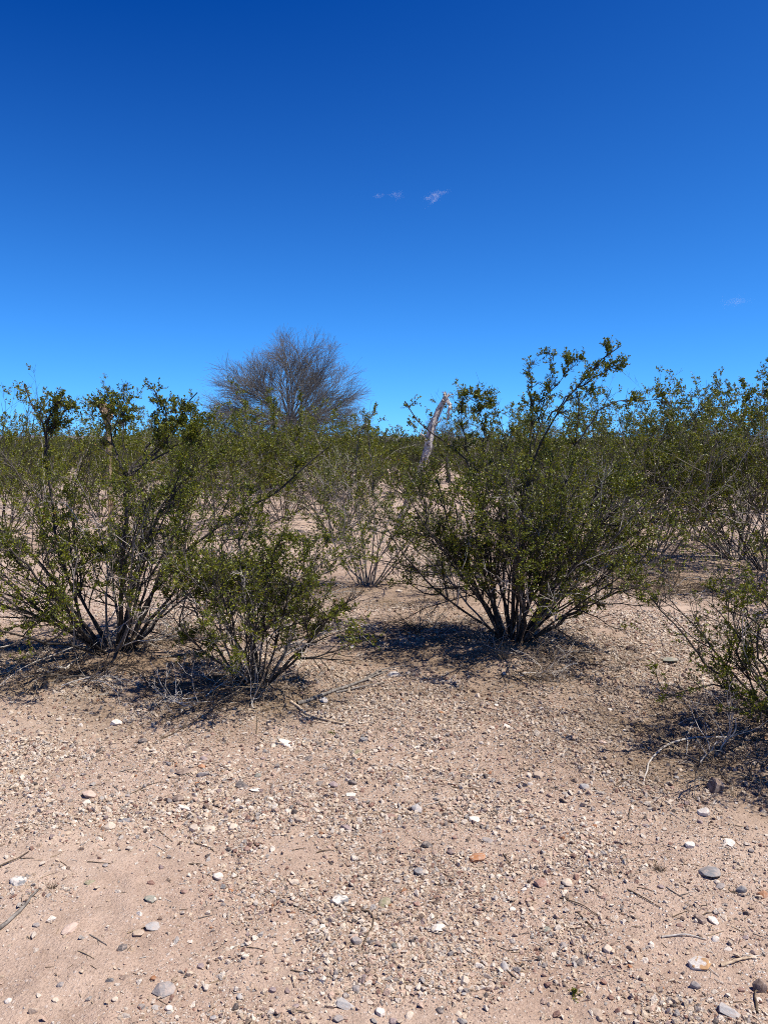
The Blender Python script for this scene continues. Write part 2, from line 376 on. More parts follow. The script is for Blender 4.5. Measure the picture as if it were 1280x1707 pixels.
def creosote(seed, height, spread, n_stems, n1=6, n2=5, n3=4, leaf=0.013, leaf_n=9, guides=(), tilt=(4, 52), bare=0.3,
             r0=0.011, lean=(0, 0), leaf_bare=0.10, dead_n=6, l1=(0.28, 0.55), base_r=0.10, droop=0.02, clump=0.68, plume=26):
    """returns dict of arrays for one bush, base at origin. guides: list of (points local, radius, vigour)"""
    rng = np.random.default_rng(seed)
    Q = 14
    az = (np.arange(n_stems) + rng.uniform(-0.4, 0.4, n_stems)) * 2.399963
    fr = np.sqrt((np.arange(n_stems) + 0.5) / n_stems)
    ph = R(tilt[0]) + (R(tilt[1]) - R(tilt[0])) * fr * rng.uniform(0.75, 1.1, n_stems)
    d = np.stack([np.sin(ph) * np.cos(az) * spread + lean[0], np.sin(ph) * np.sin(az) * spread + lean[1], np.cos(ph)], 1)
    st = np.stack([np.cos(az) * base_r * fr, np.sin(az) * base_r * fr, np.full(n_stems, -0.03)], 1)
    ln = height * rng.uniform(0.72, 1.02, n_stems) * (1.0 + 0.12 * np.sin(ph))
    P0 = walk(rng, st, d, ln, Q, 0.10, droop)
    R0 = (r0 * rng.uniform(0.65, 1.25, n_stems))[:, None] * np.linspace(1, 0.28, Q)[None, :]
    vig = rng.uniform(0.8, 1.15, n_stems)
    if guides:
        GP = np.stack([resample(g[0], Q) for g in guides]); GP[:, 1:] += rng.normal(size=GP[:, 1:].shape) * 0.008
        GR = np.stack([np.linspace(g[1], g[1] * (g[3] if len(g) > 3 else 0.35), Q) for g in guides])
        P0 = np.concatenate([P0, GP]); R0 = np.concatenate([R0, GR]); vig = np.concatenate([vig, [g[2] for g in guides]])
    L0 = Level(P0, R0, np.arange(len(P0)), vig)
    L1 = children(rng, L0, n1, (bare, 0.99), (l1[0] * height, l1[1] * height), (R(22), R(58)), 8, 0.12, 0.03, 0.006, 0.0016)
    L2 = children(rng, Level(L1.P, L1.R, L1.sid, np.clip(L1.vig, 0.38, 1.1)), n2, (0.2, 1.0), (0.10, 0.26), (R(22), R(60)), 5, 0.15, 0.07, 0.003, 0.0013)
    L2.vig = np.repeat(L1.vig, n2)
    mid = L2.P[:, 2]; dens = np.zeros(len(mid))
    for q in range(5):                                               # foliage gathers in clumps with gaps between them
        kv = norm(rng.normal(size=3)) * rng.uniform(7, 15); dens += np.sin(mid @ kv + rng.uniform(0, 6.28))
    par = np.repeat(rng.normal(size=len(L1.P)), n2)
    score = dens * 0.75 + par * 0.9
    keep = rng.uniform(size=len(L2.P)) < np.clip(clump + score * 0.42, 0.0, 1.0)
    keep &= rng.uniform(size=len(L2.P)) > leaf_bare
    keep &= rng.uniform(size=len(L2.P)) < np.clip(L2.vig * 1.9 + 0.12, 0.30, 1.0)
    # the lowest, shaded twigs have lost their leaves
    keep &= rng.uniform(size=len(L2.P)) < np.clip((L2.P[:, -1, 2] / height - 0.06) / 0.22, 0.04, 1)
    Lf = Level(L2.P[keep], L2.R[keep], L2.sid[keep], np.clip(L2.vig[keep], 0.7, 1.1))
    L3 = children(rng, Lf, n3, (0.15, 1.0), (0.045, 0.11), (R(25), R(60)), 3, 0.15, 0.10, 0.0016, 0.0010, lscale=False)
    lv = []
    LGs = []
    gk = np.where((vig < 0.5) & (np.arange(len(vig)) >= n_stems))[0]
    if len(gk):                                                       # leafy plumes: sprigs all along the slender leaders
        LGp = Level(P0[gk][:, 5:], R0[gk][:, 5:], gk, np.ones(len(gk)))
        LG = children(rng, LGp, plume, (0.12, 1.0), (0.045, 0.13), (R(18), R(46)), 4, 0.12, 0.10, 0.002, 0.0011)
        LG2 = children(rng, LG, 3, (0.2, 1.0), (0.03, 0.07), (R(20), R(55)), 3, 0.12, 0.08, 0.0014, 0.0010)
        lv.append(leaves_on(rng, LG, 8, leaf * 0.95, 0.25)); lv.append(leaves_on(rng, LG2, 6, leaf * 0.95, 0.2)); LGs = [LG, LG2]
    lv.append(leaves_on(rng, L3, leaf_n, leaf)); lv.append(leaves_on(rng, Lf, leaf_n, leaf, 0.3))
    V, F = merge([x[:2] for x in lv]); var = np.concatenate([x[2] for x in lv])
    # leafless bleached branches
    dd = []
    if dead_n:
        L0d = Level(P0[:n_stems], R0[:n_stems] * 0.8, np.arange(n_stems), vig[:n_stems])
        pick = rng.choice(n_stems, dead_n, replace=dead_n > n_stems)
        L0d = Level(L0d.P[pick], L0d.R[pick], np.arange(dead_n), np.ones(dead_n))
        D1 = children(rng, L0d, 1, (0.05, 0.6), (0.4 * height, 0.75 * height), (R(20), R(60)), 10, 0.16, 0.01, 0.005, 0.0022)
        D2 = children(rng, D1, 5, (0.25, 1.0), (0.10, 0.30), (R(25), R(70)), 5, 0.2, 0.0, 0.003, 0.0014)
        D3 = children(rng, D2, 2, (0.25, 1.0), (0.05, 0.14), (R(25), R(70)), 3, 0.2, 0.0, 0.002, 0.0012)
        for k in range(dead_n):
            dd.append(merge([tubes(*sel(D1, k), 4), tubes(*sel(D2, k), 3), tubes(*sel(D3, k), 3)]))
    return dict(LG=LGs, n_free=n_stems, L0=L0, L1=L1, L2=L2, L3=L3, leaf=(V, F, var), dead=dd)

def bush_parts(b, root, bark='bark', leafm='leaf', alt='bark_grey', fine=True):
    """each main stem with its own twigs is one part; bleached branches are parts too; leaves are one mass"""
    rng = np.random.default_rng(len(b['leaf'][0]))
    for s in range(len(b['L0'].P)):
        V, F = merge([tubes(*sel(b['L0'], s), 6), tubes(*sel(b['L1'], s, None if fine else [0, 2, 5, 7]), 4 if fine else 3), tubes(*sel(b['L2'], s, [0, 2, 4]), 3)] + ([tubes(*sel(b['L3'], s, [0, 2]), 3)] if fine else []) + [tubes(*sel(g_, s), 3) for g_ in b['LG']])
        obj('stem', make_mesh('stem', V, F, M[bark if s >= b['n_free'] or rng.uniform() < 0.72 else alt], True), root)
    for V, F in b['dead']:
        obj('dead_branch', make_mesh('dead_branch', V, F, M['dead'], True), root)
    V, F, var = b['leaf']
    f = obj('foliage', make_mesh('foliage', V, F, M[leafm], False, {'var': var}), root); f['kind'] = 'stuff'

def bush_simple(b, root, bark='bark_grey', leafm='leaf_far'):
    V, F = merge([tubes(b['L0'].P, b['L0'].R * 1.2, 4), tubes(b['L1'].P, b['L1'].R, 3), tubes(b['L2'].P, b['L2'].R, 3)])
    o1 = obj('branches', make_mesh('branches', V, F, M[bark], True), root)
    V, F, var = b['leaf']
    o2 = obj('foliage', make_mesh('foliage', V, F, M[leafm], False, {'var': var}), root); o2['kind'] = 'stuff'
    return o1, o2

# ------------------------------------------------------------------ where the near bushes stand (photograph pixel of the base)
def g0(u, v):                                           # ground point before the hummocks exist
    return on_ground(u, v)
BASES = dict(left=g0(190, 1098), front=g0(425, 1150), right=g0(858, 1083), edge=g0(1345, 1236), outer=g0(1565, 1240), sparse=g0(612, 983), small=g0(757, 1000))
for k, (r, a) in dict(left=(0.62, 0.07), front=(0.45, 0.05), right=(0.75, 0.08), edge=(0.5, 0.05), outer=(0.5, 0.04), sparse=(0.5, 0.05), small=(0.4, 0.04)).items():
    MOUNDS.append((BASES[k][0], BASES[k][1], r, a))
for k, p in BASES.items():
    p[2] = float(ground_h(p[0], p[1]))

# ------------------------------------------------------------------ ground sheet
def graded(lo, hi, step, far_lo, far_hi, growth=1.16):
    a = list(np.arange(lo, hi + 1e-6, step)); s = step; x = a[-1]
    while x < far_hi: s *= growth; x += s; a.append(x)
    s = step; x = a[0]; pre = []
    while x > far_lo: s *= growth; x -= s; pre.append(x)
    return np.array(pre[::-1] + a)
gx = graded(-3.0, 3.0, 0.019, -9000, 9000); gy = graded(1.5, 6.2, 0.019, -40, 14000, 1.13)
GX, GY = np.meshgrid(gx, gy)
GZ = ground_h(GX, GY)
LITTER_SHADE_AT = [(mx - 0.38, my, r * 1.7) for (mx, my, r, a) in MOUNDS]  # litter round each bush, shifted left so its colour also darkens the cast shadow
for (u, v, r) in ((1150, 1225, 0.50), (1240, 1290, 0.45), (700, 1052, 0.38), (1110, 970, 0.9), (300, 1110, 0.5), (470, 1165, 0.4), (90, 1125, 0.5), (760, 1090, 0.4)):  # further litter, several patches painted dark where the bush shadows fall
    p = on_ground(u, v); LITTER_SHADE_AT.append((p[0], p[1], r))
def litter_shade_mask(x, y):
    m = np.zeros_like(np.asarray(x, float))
    for (mx, my, r) in LITTER_SHADE_AT:
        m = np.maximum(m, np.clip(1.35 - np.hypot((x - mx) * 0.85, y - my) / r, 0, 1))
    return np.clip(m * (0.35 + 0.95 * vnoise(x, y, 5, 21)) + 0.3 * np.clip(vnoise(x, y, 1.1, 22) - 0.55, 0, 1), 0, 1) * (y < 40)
litter_shade = litter_shade_mask(GX, GY)
def sandy_mask(x, y):
    s = vnoise(x, y, 1.15, 31) * 0.6 + vnoise(x, y, 3.3, 32) * 0.4
    s = np.clip((s - 0.52) / 0.14, 0, 1)
    # the open worn patch in the lower left of the photograph
    for (u, v, r) in ((90, 1600, 0.55), (250, 1430, 0.33), (500, 1420, 0.22), (930, 1690, 0.25), (30, 1060, 0.5)):
        p = SANDP[(u, v)]
        s = np.maximum(s, np.clip(1.35 - np.hypot(x - p[0], y - p[1]) / r, 0, 1))
    return s
SANDP = {(u, v): on_ground(u, v) for (u, v) in ((90, 1600), (250, 1430), (500, 1420), (930, 1690), (30, 1060))}
sandy = sandy_mask(GX, GY)
ny, nx = GX.shape
ii = np.arange(ny - 1)[:, None] * nx + np.arange(nx - 1)[None, :]
GF = np.stack([ii, ii + 1, ii + nx + 1, ii + nx], -1).reshape(-1, 4)
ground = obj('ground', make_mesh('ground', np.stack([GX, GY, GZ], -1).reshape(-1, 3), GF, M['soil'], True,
                                 vattr={'litter': litter_shade.ravel(), 'sandy': sandy.ravel()}))
tag(ground, 'pinkish tan desert soil strewn with gravel', 'ground', kind='structure')

# far range on the horizon, left
def ridge():
    xs = np.linspace(-9500, 9500, 260)
    hgt = 34 + 60 * vnoise(xs, xs * 0, 0.0011, 51) * np.clip((-xs + 3000) / 6000, 0.1, 1) + 26 * vnoise(xs, xs * 0, 0.004, 52)
    rows = []
    for dy, f in ((-900, 0.0), (-520, 0.42), (-200, 0.8), (0, 1.0), (400, 0.6), (1100, 0.0)):
        rows.append(np.stack([xs, np.full_like(xs, 12000.0 + dy) + 160 * vnoise(xs, xs * 0 + dy, 0.003, 53), hgt * f * (0.85 + 0.3 * vnoise(xs, xs * 0 + dy, 0.006, 54)) - 4], 1))
    V = np.stack(rows).reshape(-1, 3); n = len(xs)
    i = np.arange(5)[:, None] * n + np.arange(n - 1)[None, :]
    return V, np.stack([i, i + 1, i + n + 1, i + n], -1).reshape(-1, 4)
rockm, rnt, rp_ = nmat('mountain_rock'); rp_.inputs['Roughness'].default_value = 0.95
rn = noise(rnt, 0.004, 5, 0.6, rnt.nodes.new('ShaderNodeTexCoord').outputs['Object']); rr = ramp(rnt, [(0.3, (0.15, 0.15, 0.165)), (0.7, (0.22, 0.21, 0.22))])
rnt.links.new(rn.outputs[0], rr.inputs[0]); rnt.links.new(rr.outputs[0], rp_.inputs['Base Color'])
tag(obj('distant_mountains', make_mesh('distant_mountains', *ridge(), rockm, True)), 'low blue mountain range far off on the horizon', 'mountain', kind='structure')

# ------------------------------------------------------------------ the near bushes
def place(key, label, name='creosote_bush', group=None):
    e = empty(name, BASES[key]); tag(e, label, 'bush', group or 'creosote bushes near the camera'); return e
def gl(key, pts, base=None):
    """guide polyline: (u, v, depth offset) photograph points at the bush's own distance -> local"""
    B = BASES[key]
    return [at_depth(u, v, B[1] + dy) - B for (u, v, dy) in pts]

# left bush: a straight dark leader that fans out above, plus tall plumes
G = [
    (gl('left', [(198, 1100, 0), (202, 1000, -.12), (208, 900, -.22), (211, 790, -.30)]), 0.018, 0.10, 0.6),
    (gl('left', [(211, 792, -.30), (190, 752, -.05), (186, 715, 0), (170, 690, 0), (160, 664, .02)]), 0.009, 0.27),
    (gl('left', [(188, 735, 0), (196, 705, .03), (192, 680, .04), (178, 655, .04)]), 0.006, 0.15),
    (gl('left', [(211, 792, -.30), (240, 752, 0), (262, 722, .03), (283, 690, .03), (247, 641, .05)]), 0.010, 0.28),
    (gl('left', [(211, 794, -.30), (250, 765, -.05), (290, 715, -.05), (327, 652, -.08)]), 0.010, 0.28),
    (gl('left', [(213, 790, -.30), (260, 760, -.1), (310, 735, -.1), (350, 692, -.1)]), 0.008, 0.30),
    (gl('left', [(208, 770, -.25), (206, 735, -.2), (208, 700, -.1), (206, 642, .02)]), 0.005, 0.14),
    (gl('left', [(150, 1090, .1), (110, 950, .15), (80, 830, .2), (75, 745, .2), (70, 690, .2), (38, 640, .2)]), 0.012, 0.27),
    (gl('left', [(75, 745, .2), (78, 700, .2), (108, 655, .22)]), 0.008, 0.24),
    (gl('left', [(74, 760, .2), (85, 715, .2), (112, 680, .22)]), 0.006, 0.18),
    (gl('left', [(180, 1095, 0), (140, 1060, -.2), (105, 1010, -.3), (60, 960, -.4), (15, 915, -.4)]), 0.016, 0.8),
    (gl('left', [(140, 1060, -.2), (95, 1020, -.35), (60, 1040, -.45), (32, 1045, -.5)]), 0.008, 0.25),
    (gl('left', [(205, 1095, 0), (250, 990, .1), (310, 908, .15), (400, 858, .2), (480, 806, .2), (548, 744, .2)]), 0.014, 0.28),
    (gl('left', [(210, 1095, 0), (265, 1030, -.1), (330, 985, -.1), (390, 960, -.1)]), 0.012, 0.5),
    (gl('left', [(200, 1095, 0), (225, 960, .2), (265, 850, .3), (300, 800, .3)]), 0.013, 0.8),
]
b = creosote(101, 1.46, 1.05, 24, 8, 7, 5, 0.0180, 8, G, (5, 62), bare=0.26, r0=0.0115, leaf_bare=0.08, dead_n=14, l1=(0.22, 0.42), clump=0.60, plume=15)
bush_parts(b, place('left', 'tall creosote bush at left with a straight dark leader fanning out on top'))

G = [
    (gl('front', [(450, 1140, 0), (495, 1090, 0), (535, 1040, 0), (575, 1012, 0)]), 0.012, 0.42),
    (gl('front', [(440, 1140, 0), (490, 1070, .1), (495, 1000, .15), (520, 930, .2)]), 0.010, 0.7),
    (gl('front', [(415, 1145, 0), (330, 1080, -.15), (290, 1030, -.2), (330, 960, -.2)]), 0.008, 0.6),
    (gl('front', [(425, 1140, .1), (420, 1000, .1), (400, 920, .1), (395, 860, .1)]), 0.013, 0.85),
]
b = creosote(202, 0.96, 0.78, 17, 8, 7, 5, 0.0165, 9, G, (3, 46), bare=0.30, r0=0.0085, leaf_bare=0.08, dead_n=18, lean=(-0.02, 0.04), clump=0.62)
bush_parts(b, place('front', 'lower creosote bush with leafless pale lower twigs, nearest of the middle'))

G = [
    (gl('right', [(870, 1080, 0), (930, 1040, -.05), (985, 1005, -.1), (1045, 982, -.1)]), 0.017, 0.42),
    (gl('right', [(865, 1080, 0), (950, 930, .1), (1010, 860, .1), (1075, 800, .1)]), 0.014, 0.85),
    (gl('right', [(850, 1080, 0), (862, 900, .1), (880, 780, .15), (925, 685, .15), (968, 640, .15), (1000, 592, .2), (1036, 577, .2)]), 0.013, 0.17, 0.3),
    (gl('right', [(912, 700, .15), (945, 660, .1), (985, 634, .1), (1036, 607, .1)]), 0.006, 0.15),
    (gl('right', [(885, 770, .15), (890, 700, .2), (884, 650, .2), (886, 606, .2)]), 0.005, 0.13),
    (gl('right', [(890, 745, .15), (905, 670, .2), (920, 640, .2), (919, 594, .2)]), 0.005, 0.15),
    (gl('right', [(900, 720, .15), (915, 655, .25), (945, 620, .25), (966, 598, .25)]), 0.005, 0.15),
    (gl('right', [(840, 1080, 0), (810, 900, .1), (790, 770, .1), (735, 730, .1), (695, 715, .1), (673, 673, .1)]), 0.011, 0.19),
    (gl('right', [(800, 800, .1), (775, 740, .1), (768, 700, .1), (770, 667, .1)]), 0.005, 0.16),
    (gl('right', [(815, 820, .1), (808, 740, .1), (805, 705, .1), (791, 664, .1)]), 0.005, 0.13),
    (gl('right', [(840, 840, .1), (843, 730, .1), (835, 700, .1), (821, 659, .1)]), 0.005, 0.15),
    (gl('right', [(880, 1000, .2), (950, 780, .3), (963, 720, .3), (962, 650, .3)]), 0.009, 0.10),
    (gl('right', [(960, 740, .3), (985, 700, .3), (1020, 668, .3), (1065, 665, .3), (1145, 676, .3)]), 0.006, 0.20),
    (gl('right', [(845, 1080, 0), (800, 990, 0), (760, 930, 0), (730, 900, 0)]), 0.010, 0.3),
    (gl('right', [(842, 1080, 0), (785, 960, .1), (745, 870, .1), (730, 800, .1)]), 0.011, 0.42),
]
b = creosote(303, 1.34, 0.86, 34, 8, 7, 5, 0.0180, 8, G, (3, 52), bare=0.26, r0=0.0115, leaf_bare=0.08, dead_n=22, clump=0.55, plume=15, lean=(0.10, 0.0))
bush_parts(b, place('right', 'biggest vase-shaped creosote bush, right of the leaning dead trunk'))

G = [
    (gl('edge', [(1345, 1230, 0), (1250, 1170, -.05), (1190, 1120, -.1), (1130, 1050, -.1), (1085, 1000, -.1)]), 0.009, 0.18),
    (gl('edge', [(1330, 1225, 0), (1200, 1140, -.1), (1150, 1145, -.15), (1115, 1172, -.2), (1090, 1110, -.2)]), 0.006, 0.16),
    (gl('edge', [(1330, 1225, 0), (1255, 1160, .1), (1230, 1080, .1), (1225, 1030, .1), (1205, 990, .1)]), 0.008, 0.42),
    (gl('edge', [(1340, 1225, 0), (1270, 1190, -.2), (1235, 1180, -.3), (1215, 1190, -.3)]), 0.008, 0.35),
    (gl('edge', [(1340, 1225, 0), (1275, 1130, .0), (1262, 1060, .0), (1240, 1010, .0)]), 0.009, 0.6),
]
b = creosote(404, 0.95, 1.1, 18, 7, 6, 4, 0.0160, 7, G, (5, 58), bare=0.30, r0=0.008, leaf_bare=0.25, dead_n=14, clump=0.36, plume=9)
bush_parts(b, place('edge', 'creosote bush cut off by the right edge, nearest to the camera on that side'))

b = creosote(414, 1.15, 1.1, 24, 7, 6, 4, 0.0175, 8, (), (4, 58), bare=0.2, r0=0.010, leaf_bare=0.1, dead_n=8)
bush_parts(b, place('outer', 'dense creosote bush mostly beyond the right edge, throwing the big right shadow'))

G = [
    (gl('sparse', [(612, 980, 0), (625, 900, 0), (622, 800, 0), (615, 740, 0), (607, 690, 0)]), 0.009, 0.34),
    (gl('sparse', [(612, 980, 0), (600, 860, .2), (590, 780, .2), (597, 720, .2), (628, 683, .2)]), 0.008, 0.25),
    (gl('sparse', [(618, 980, 0), (655, 930, 0), (690, 890, 0), (725, 870, 0)]), 0.010, 0.25),
    (gl('sparse', [(612, 980, 0), (632, 930, -.1), (670, 870, -.1), (690, 830, -.1)]), 0.009, 0.16),
    (gl('sparse', [(612, 980, 0), (560, 920, .2), (545, 850, .2), (540, 760, .2)]), 0.010, 0.5),
]
b = creosote(505, 1.25, 0.85, 15, 6, 5, 4, 0.018, 7, G, (3, 42), bare=0.36, r0=0.007, leaf_bare=0.28, dead_n=10)
bush_parts(b, place('sparse', 'sparse thin-stemmed bush in the gap left of the leaning dead trunk'), 'bark_grey', 'leaf', 'dead')

b = creosote(606, 0.55, 1.1, 8, 5, 5, 3, 0.013, 7, (), (5, 50), bare=0.3, r0=0.006, leaf_bare=0.2, dead_n=5)
bush_parts(b, place('small', 'small low bush tucked behind the left foot of the biggest bush'), 'bark_grey', 'leaf')

# ------------------------------------------------------------------ middle-distance bushes, each its own
MID = [  # u, distance, height, spread, stems, seed, label, guides
    (470, 15.0, 1.85, 1.1, 18, 'bush with two upright plumes, in line with the bare tree',
     [([(460, 850), (430, 800), (400, 740), (394, 700)], .012, .30), ([(470, 850), (460, 760), (456, 700), (455, 648)], .011, .28), ([(475, 850), (492, 760), (503, 700), (500, 655)], .010, .25)]),
    (335, 17.0, 1.95, 1.05, 16, 'leafy bush filling the gap right of the tall left bush', []),
    (8, 12.5, 1.85, 1.1, 16, 'bush at the left edge behind the tall left bush', []),
    (165, 15.5, 1.85, 1.1, 15, 'bush standing behind the fan of the tall left bush', []),
    (1235, 10.2, 2.40, 1.15, 22, 'tall tangled bush at the right edge with many bare grey branches',
     [([(1215, 920), (1240, 800), (1260, 720), (1245, 655)], .012, .3), ([(1215, 920), (1180, 800), (1200, 720), (1215, 640)], .010, .2), ([(1230, 920), (1270, 780), (1275, 700), (1272, 640)], .012, .35),
      ([(1160, 870), (1200, 790), (1240, 770), (1300, 750)], .010, .2), ([(1200, 920), (1150, 830), (1120, 760), (1105, 700)], .012, .4)]),
    (1085, 9.6, 2.05, 1.1, 16, 'bush with arching branches behind the right flank of the biggest bush', [([(1075, 920), (1090, 800), (1130, 720), (1180, 672)], .010, .25)]),
    (975, 9.0, 1.9, 1.0, 16, 'bush directly behind the biggest bush', []),
    (825, 14.5, 1.95, 1.1, 15, 'bush standing behind and right of the leaning dead trunk', []),
    (590, 21.0, 1.85, 1.1, 14, 'bush in the middle, just right of and below the bare tree', []),
    (1340, 8.6, 2.2, 1.1, 14, 'bush half out of the frame beyond the right-edge bush', []),
    (118, 11.0, 1.62, 1.1, 14, 'bush showing through the left half of the left bush fan', []),
    (300, 12.5, 1.70, 1.1, 14, 'open bush on the pale ground right of the left bush', []),
    (425, 13.8, 1.75, 1.1, 14, 'bush on the pale ground above the front bush', []),
    (560, 12.5, 1.55, 1.0, 12, 'low bush on the pale ground left of the sparse bush', []),
    (1285, 9.2, 2.25, 1.1, 20, 'dark leafy bush at the right edge beside the tangled one', []),
    (1165, 12.0, 2.2, 1.1, 15, 'tall bush rising between the arching and the tangled bush at right', []),
    (1030, 12.2, 2.0, 1.1, 15, 'bush peeping out above the right shoulder of the biggest bush', []),
    (905, 12.8, 1.95, 1.1, 15, 'bush hidden up to its tips behind the tall plumes of the biggest bush', []),
    (255, 20.0, 1.95, 1.1, 14, 'bush seen through the right half of the left bush fan', []),
    (72, 18.5, 1.95, 1.1, 14, 'bush behind the left plume of the tall left bush', []),
    (400, 19.0, 1.95, 1.1, 14, 'bush just left of and below the bare tree', []),
    (535, 17.5, 1.85, 1.1, 14, 'bush with a rounded top below the middle of the bare tree', []),
]
DENSE = [m_[5] for m_ in MID if m_[0] > 1000]
for i, (u, d, h, sp, ns, label, gd) in enumerate(MID):
    p = at_depth(u, 800, d); p[2] = float(ground_h(p[0], p[1]))
    BASES['mid%d' % i] = p
    G = [(gl('mid%d' % i, [(a, c, 0) for (a, c) in pts]), r, v) for (pts, r, v) in gd]
    far_i = i in (4, 5)
    b = creosote(700 + i, h * (1.06 if d < 11 else 1.24), sp * 0.95, ns, 8, 6, 4, (0.023 if d < 12 else 0.030) if label not in DENSE else 0.026, 7 if label not in DENSE else 8, G, (4, 58), bare=0.22 if not far_i else 0.28, r0=0.010,
                 leaf_bare=0.06, dead_n=8 if not far_i else 22, clump=0.70 if label not in DENSE else 0.85)
    bush_parts(b, place('mid%d' % i, label, group='creosote bushes in the middle distance'), 'bark' if not far_i else 'bark_grey', 'leaf', 'bark_grey', fine=d < 10.5)

# ------------------------------------------------------------------ scrub behind: individuals, then the far mass
TPL = []
for i in range(6):
    root = empty('creosote_bush', (0, 0, 0))
    b = creosote(900 + i, [1.5, 1.35, 1.6, 1.45, 1.7, 1.3][i], [1.1, 1.2, 1.0, 1.25, 1.05, 1.2][i], 14 + i % 3, 7, 6, 3, 0.040, 7, (), (4, 60),
                 bare=0.18, r0=0.011, leaf_bare=[.12, .2, .1, .3, .15, .22][i], dead_n=0, clump=[.62, .5, .66, .55, .6, .5][i])
    bush_simple(b, root, 'bark', 'leaf_far' if i != 3 else 'leaf_grey')
    TPL.append(root)
rng = np.random.default_rng(5)
spots = []
tries = 0
while len(spots) < 285 and tries < 40000:
    tries += 1
    d = 10.5 + (98 - 10.5) * rng.uniform() ** 0.62
    x = rng.uniform(-1, 1) * (0.52 * d + 1.0)
    u = 640 + FPX * x / d
    if d < 21 and u < 800: continue
    if d < 13: continue
    if d < 19 and 600 < u < 730: continue
    if d < 14 and 380 < u < 760: continue
    if d < 26 and 430 < u < 540 and d > 23: continue
    ms = 1.7 + 0.018 * d
    if any((x - a) ** 2 + (d - c) ** 2 < ms * ms for a, c in spots): continue
    if any((x - p[0]) ** 2 + (d - p[1]) ** 2 < 1.4 for k, p in BASES.items()): continue
    spots.append((x, d))
spots.sort(key=lambda s: s[1])
def where(x, d):
    u = 640 + FPX * x / d
    return ('at the left edge' if u < 160 else 'left of the bare tree' if u < 360 else 'in front of the bare tree' if u < 600 else
            'around the leaning dead trunk' if u < 790 else 'behind the biggest bush' if u < 1080 else 'towards the right edge')
first = [True] * 6
RANK = {}
ORD = [''] + 'first second third fourth fifth sixth seventh eighth ninth tenth eleventh twelfth thirteenth fourteenth fifteenth sixteenth seventeenth eighteenth nineteenth twentieth'.split()
ORD += ['twenty-' + w for w in ORD[1:10]] + ['thirtieth'] + ['thirty-' + w for w in ORD[1:10]] + ['fortieth'] + ['forty-' + w for w in ORD[1:10]]
for n_, (x, d) in enumerate(spots):
    k = int(rng.integers(0, 6))
    if first[k]: root = TPL[k]; first[k] = False
    else:
        root = TPL[k].copy(); COL.objects.link(root)
        for ch in TPL[k].children:
            c = ch.copy(); COL.objects.link(c); c.parent = root
    s = rng.uniform(0.85, 1.12) * (1.25 if d < 22 else 1.22 if d < 40 else 1.12) * (1.28 if rng.uniform() < .3 else 1)
    root.location = (x, d, float(ground_h(x, d)) - 0.02); root.rotation_euler = (0, 0, rng.uniform(0, 6.28)); root.scale = (s * rng.uniform(.9, 1.25), s * rng.uniform(.9, 1.25), s)
    zone = where(x, d)
    key = (zone, d < 50); RANK[key] = RANK.get(key, 0) + 1; q = RANK[key]
    band = 'far bush in the green band on the horizon' if d >= 50 else ('nearest background bush' if q == 1 else ORD[q] + '-nearest background bush')
    tag(root, band + ' ' + zone, 'bush', 'background bushes ' + zone + (' near' if d < 25 else ' mid' if d < 50 else ' far'))

def point_cloud_instances(name, P, attrs, coll, idx_attr='pick'):
    """one object whose points carry instances of the meshes in coll"""
    me = bpy.data.meshes.new(name); me.vertices.add(len(P)); me.vertices.foreach_set('co', np.asarray(P, np.float32).ravel())
    for k, (typ, a) in attrs.items():
        at = me.attributes.new(k, typ, 'POINT')
        at.data.foreach_set({'FLOAT': 'value', 'INT': 'value', 'FLOAT_VECTOR': 'vector', 'FLOAT_COLOR': 'color'}[typ], np.asarray(a).ravel())
    me.update()
    o = obj(name, me)
    ng = bpy.data.node_groups.new(name + '_scatter', 'GeometryNodeTree')
    ng.interface.new_socket('Geometry', in_out='INPUT', socket_type='NodeSocketGeometry')
    ng.interface.new_socket('Geometry', in_out='OUTPUT', socket_type='NodeSocketGeometry')
    gi = ng.nodes.new('NodeGroupInput'); go = ng.nodes.new('NodeGroupOutput')
    ci = ng.nodes.new('GeometryNodeCollectionInfo'); ci.inputs['Collection'].default_value = coll
    ci.inputs['Separate Children'].default_value = True; ci.inputs['Reset Children'].default_value = True
    ip = ng.nodes.new('GeometryNodeInstanceOnPoints'); ip.inputs['Pick Instance'].default_value = True
    def na(nm, dt):
        n = ng.nodes.new('GeometryNodeInputNamedAttribute'); n.data_type = dt; n.inputs['Name'].default_value = nm
        return n.outputs['Attribute']
    L = ng.links
    L.new(gi.outputs[0], ip.inputs['Points']); L.new(ci.outputs[0], ip.inputs['Instance'])
    L.new(na(idx_attr, 'INT'), ip.inputs['Instance Index'])
    L.new(na('rot', 'FLOAT_VECTOR'), ip.inputs['Rotation']); L.new(na('scl', 'FLOAT_VECTOR'), ip.inputs['Scale'])
    L.new(ip.outputs[0], go.inputs[0])
    md = o.modifiers.new('scatter', 'NODES'); md.node_group = ng
    return o

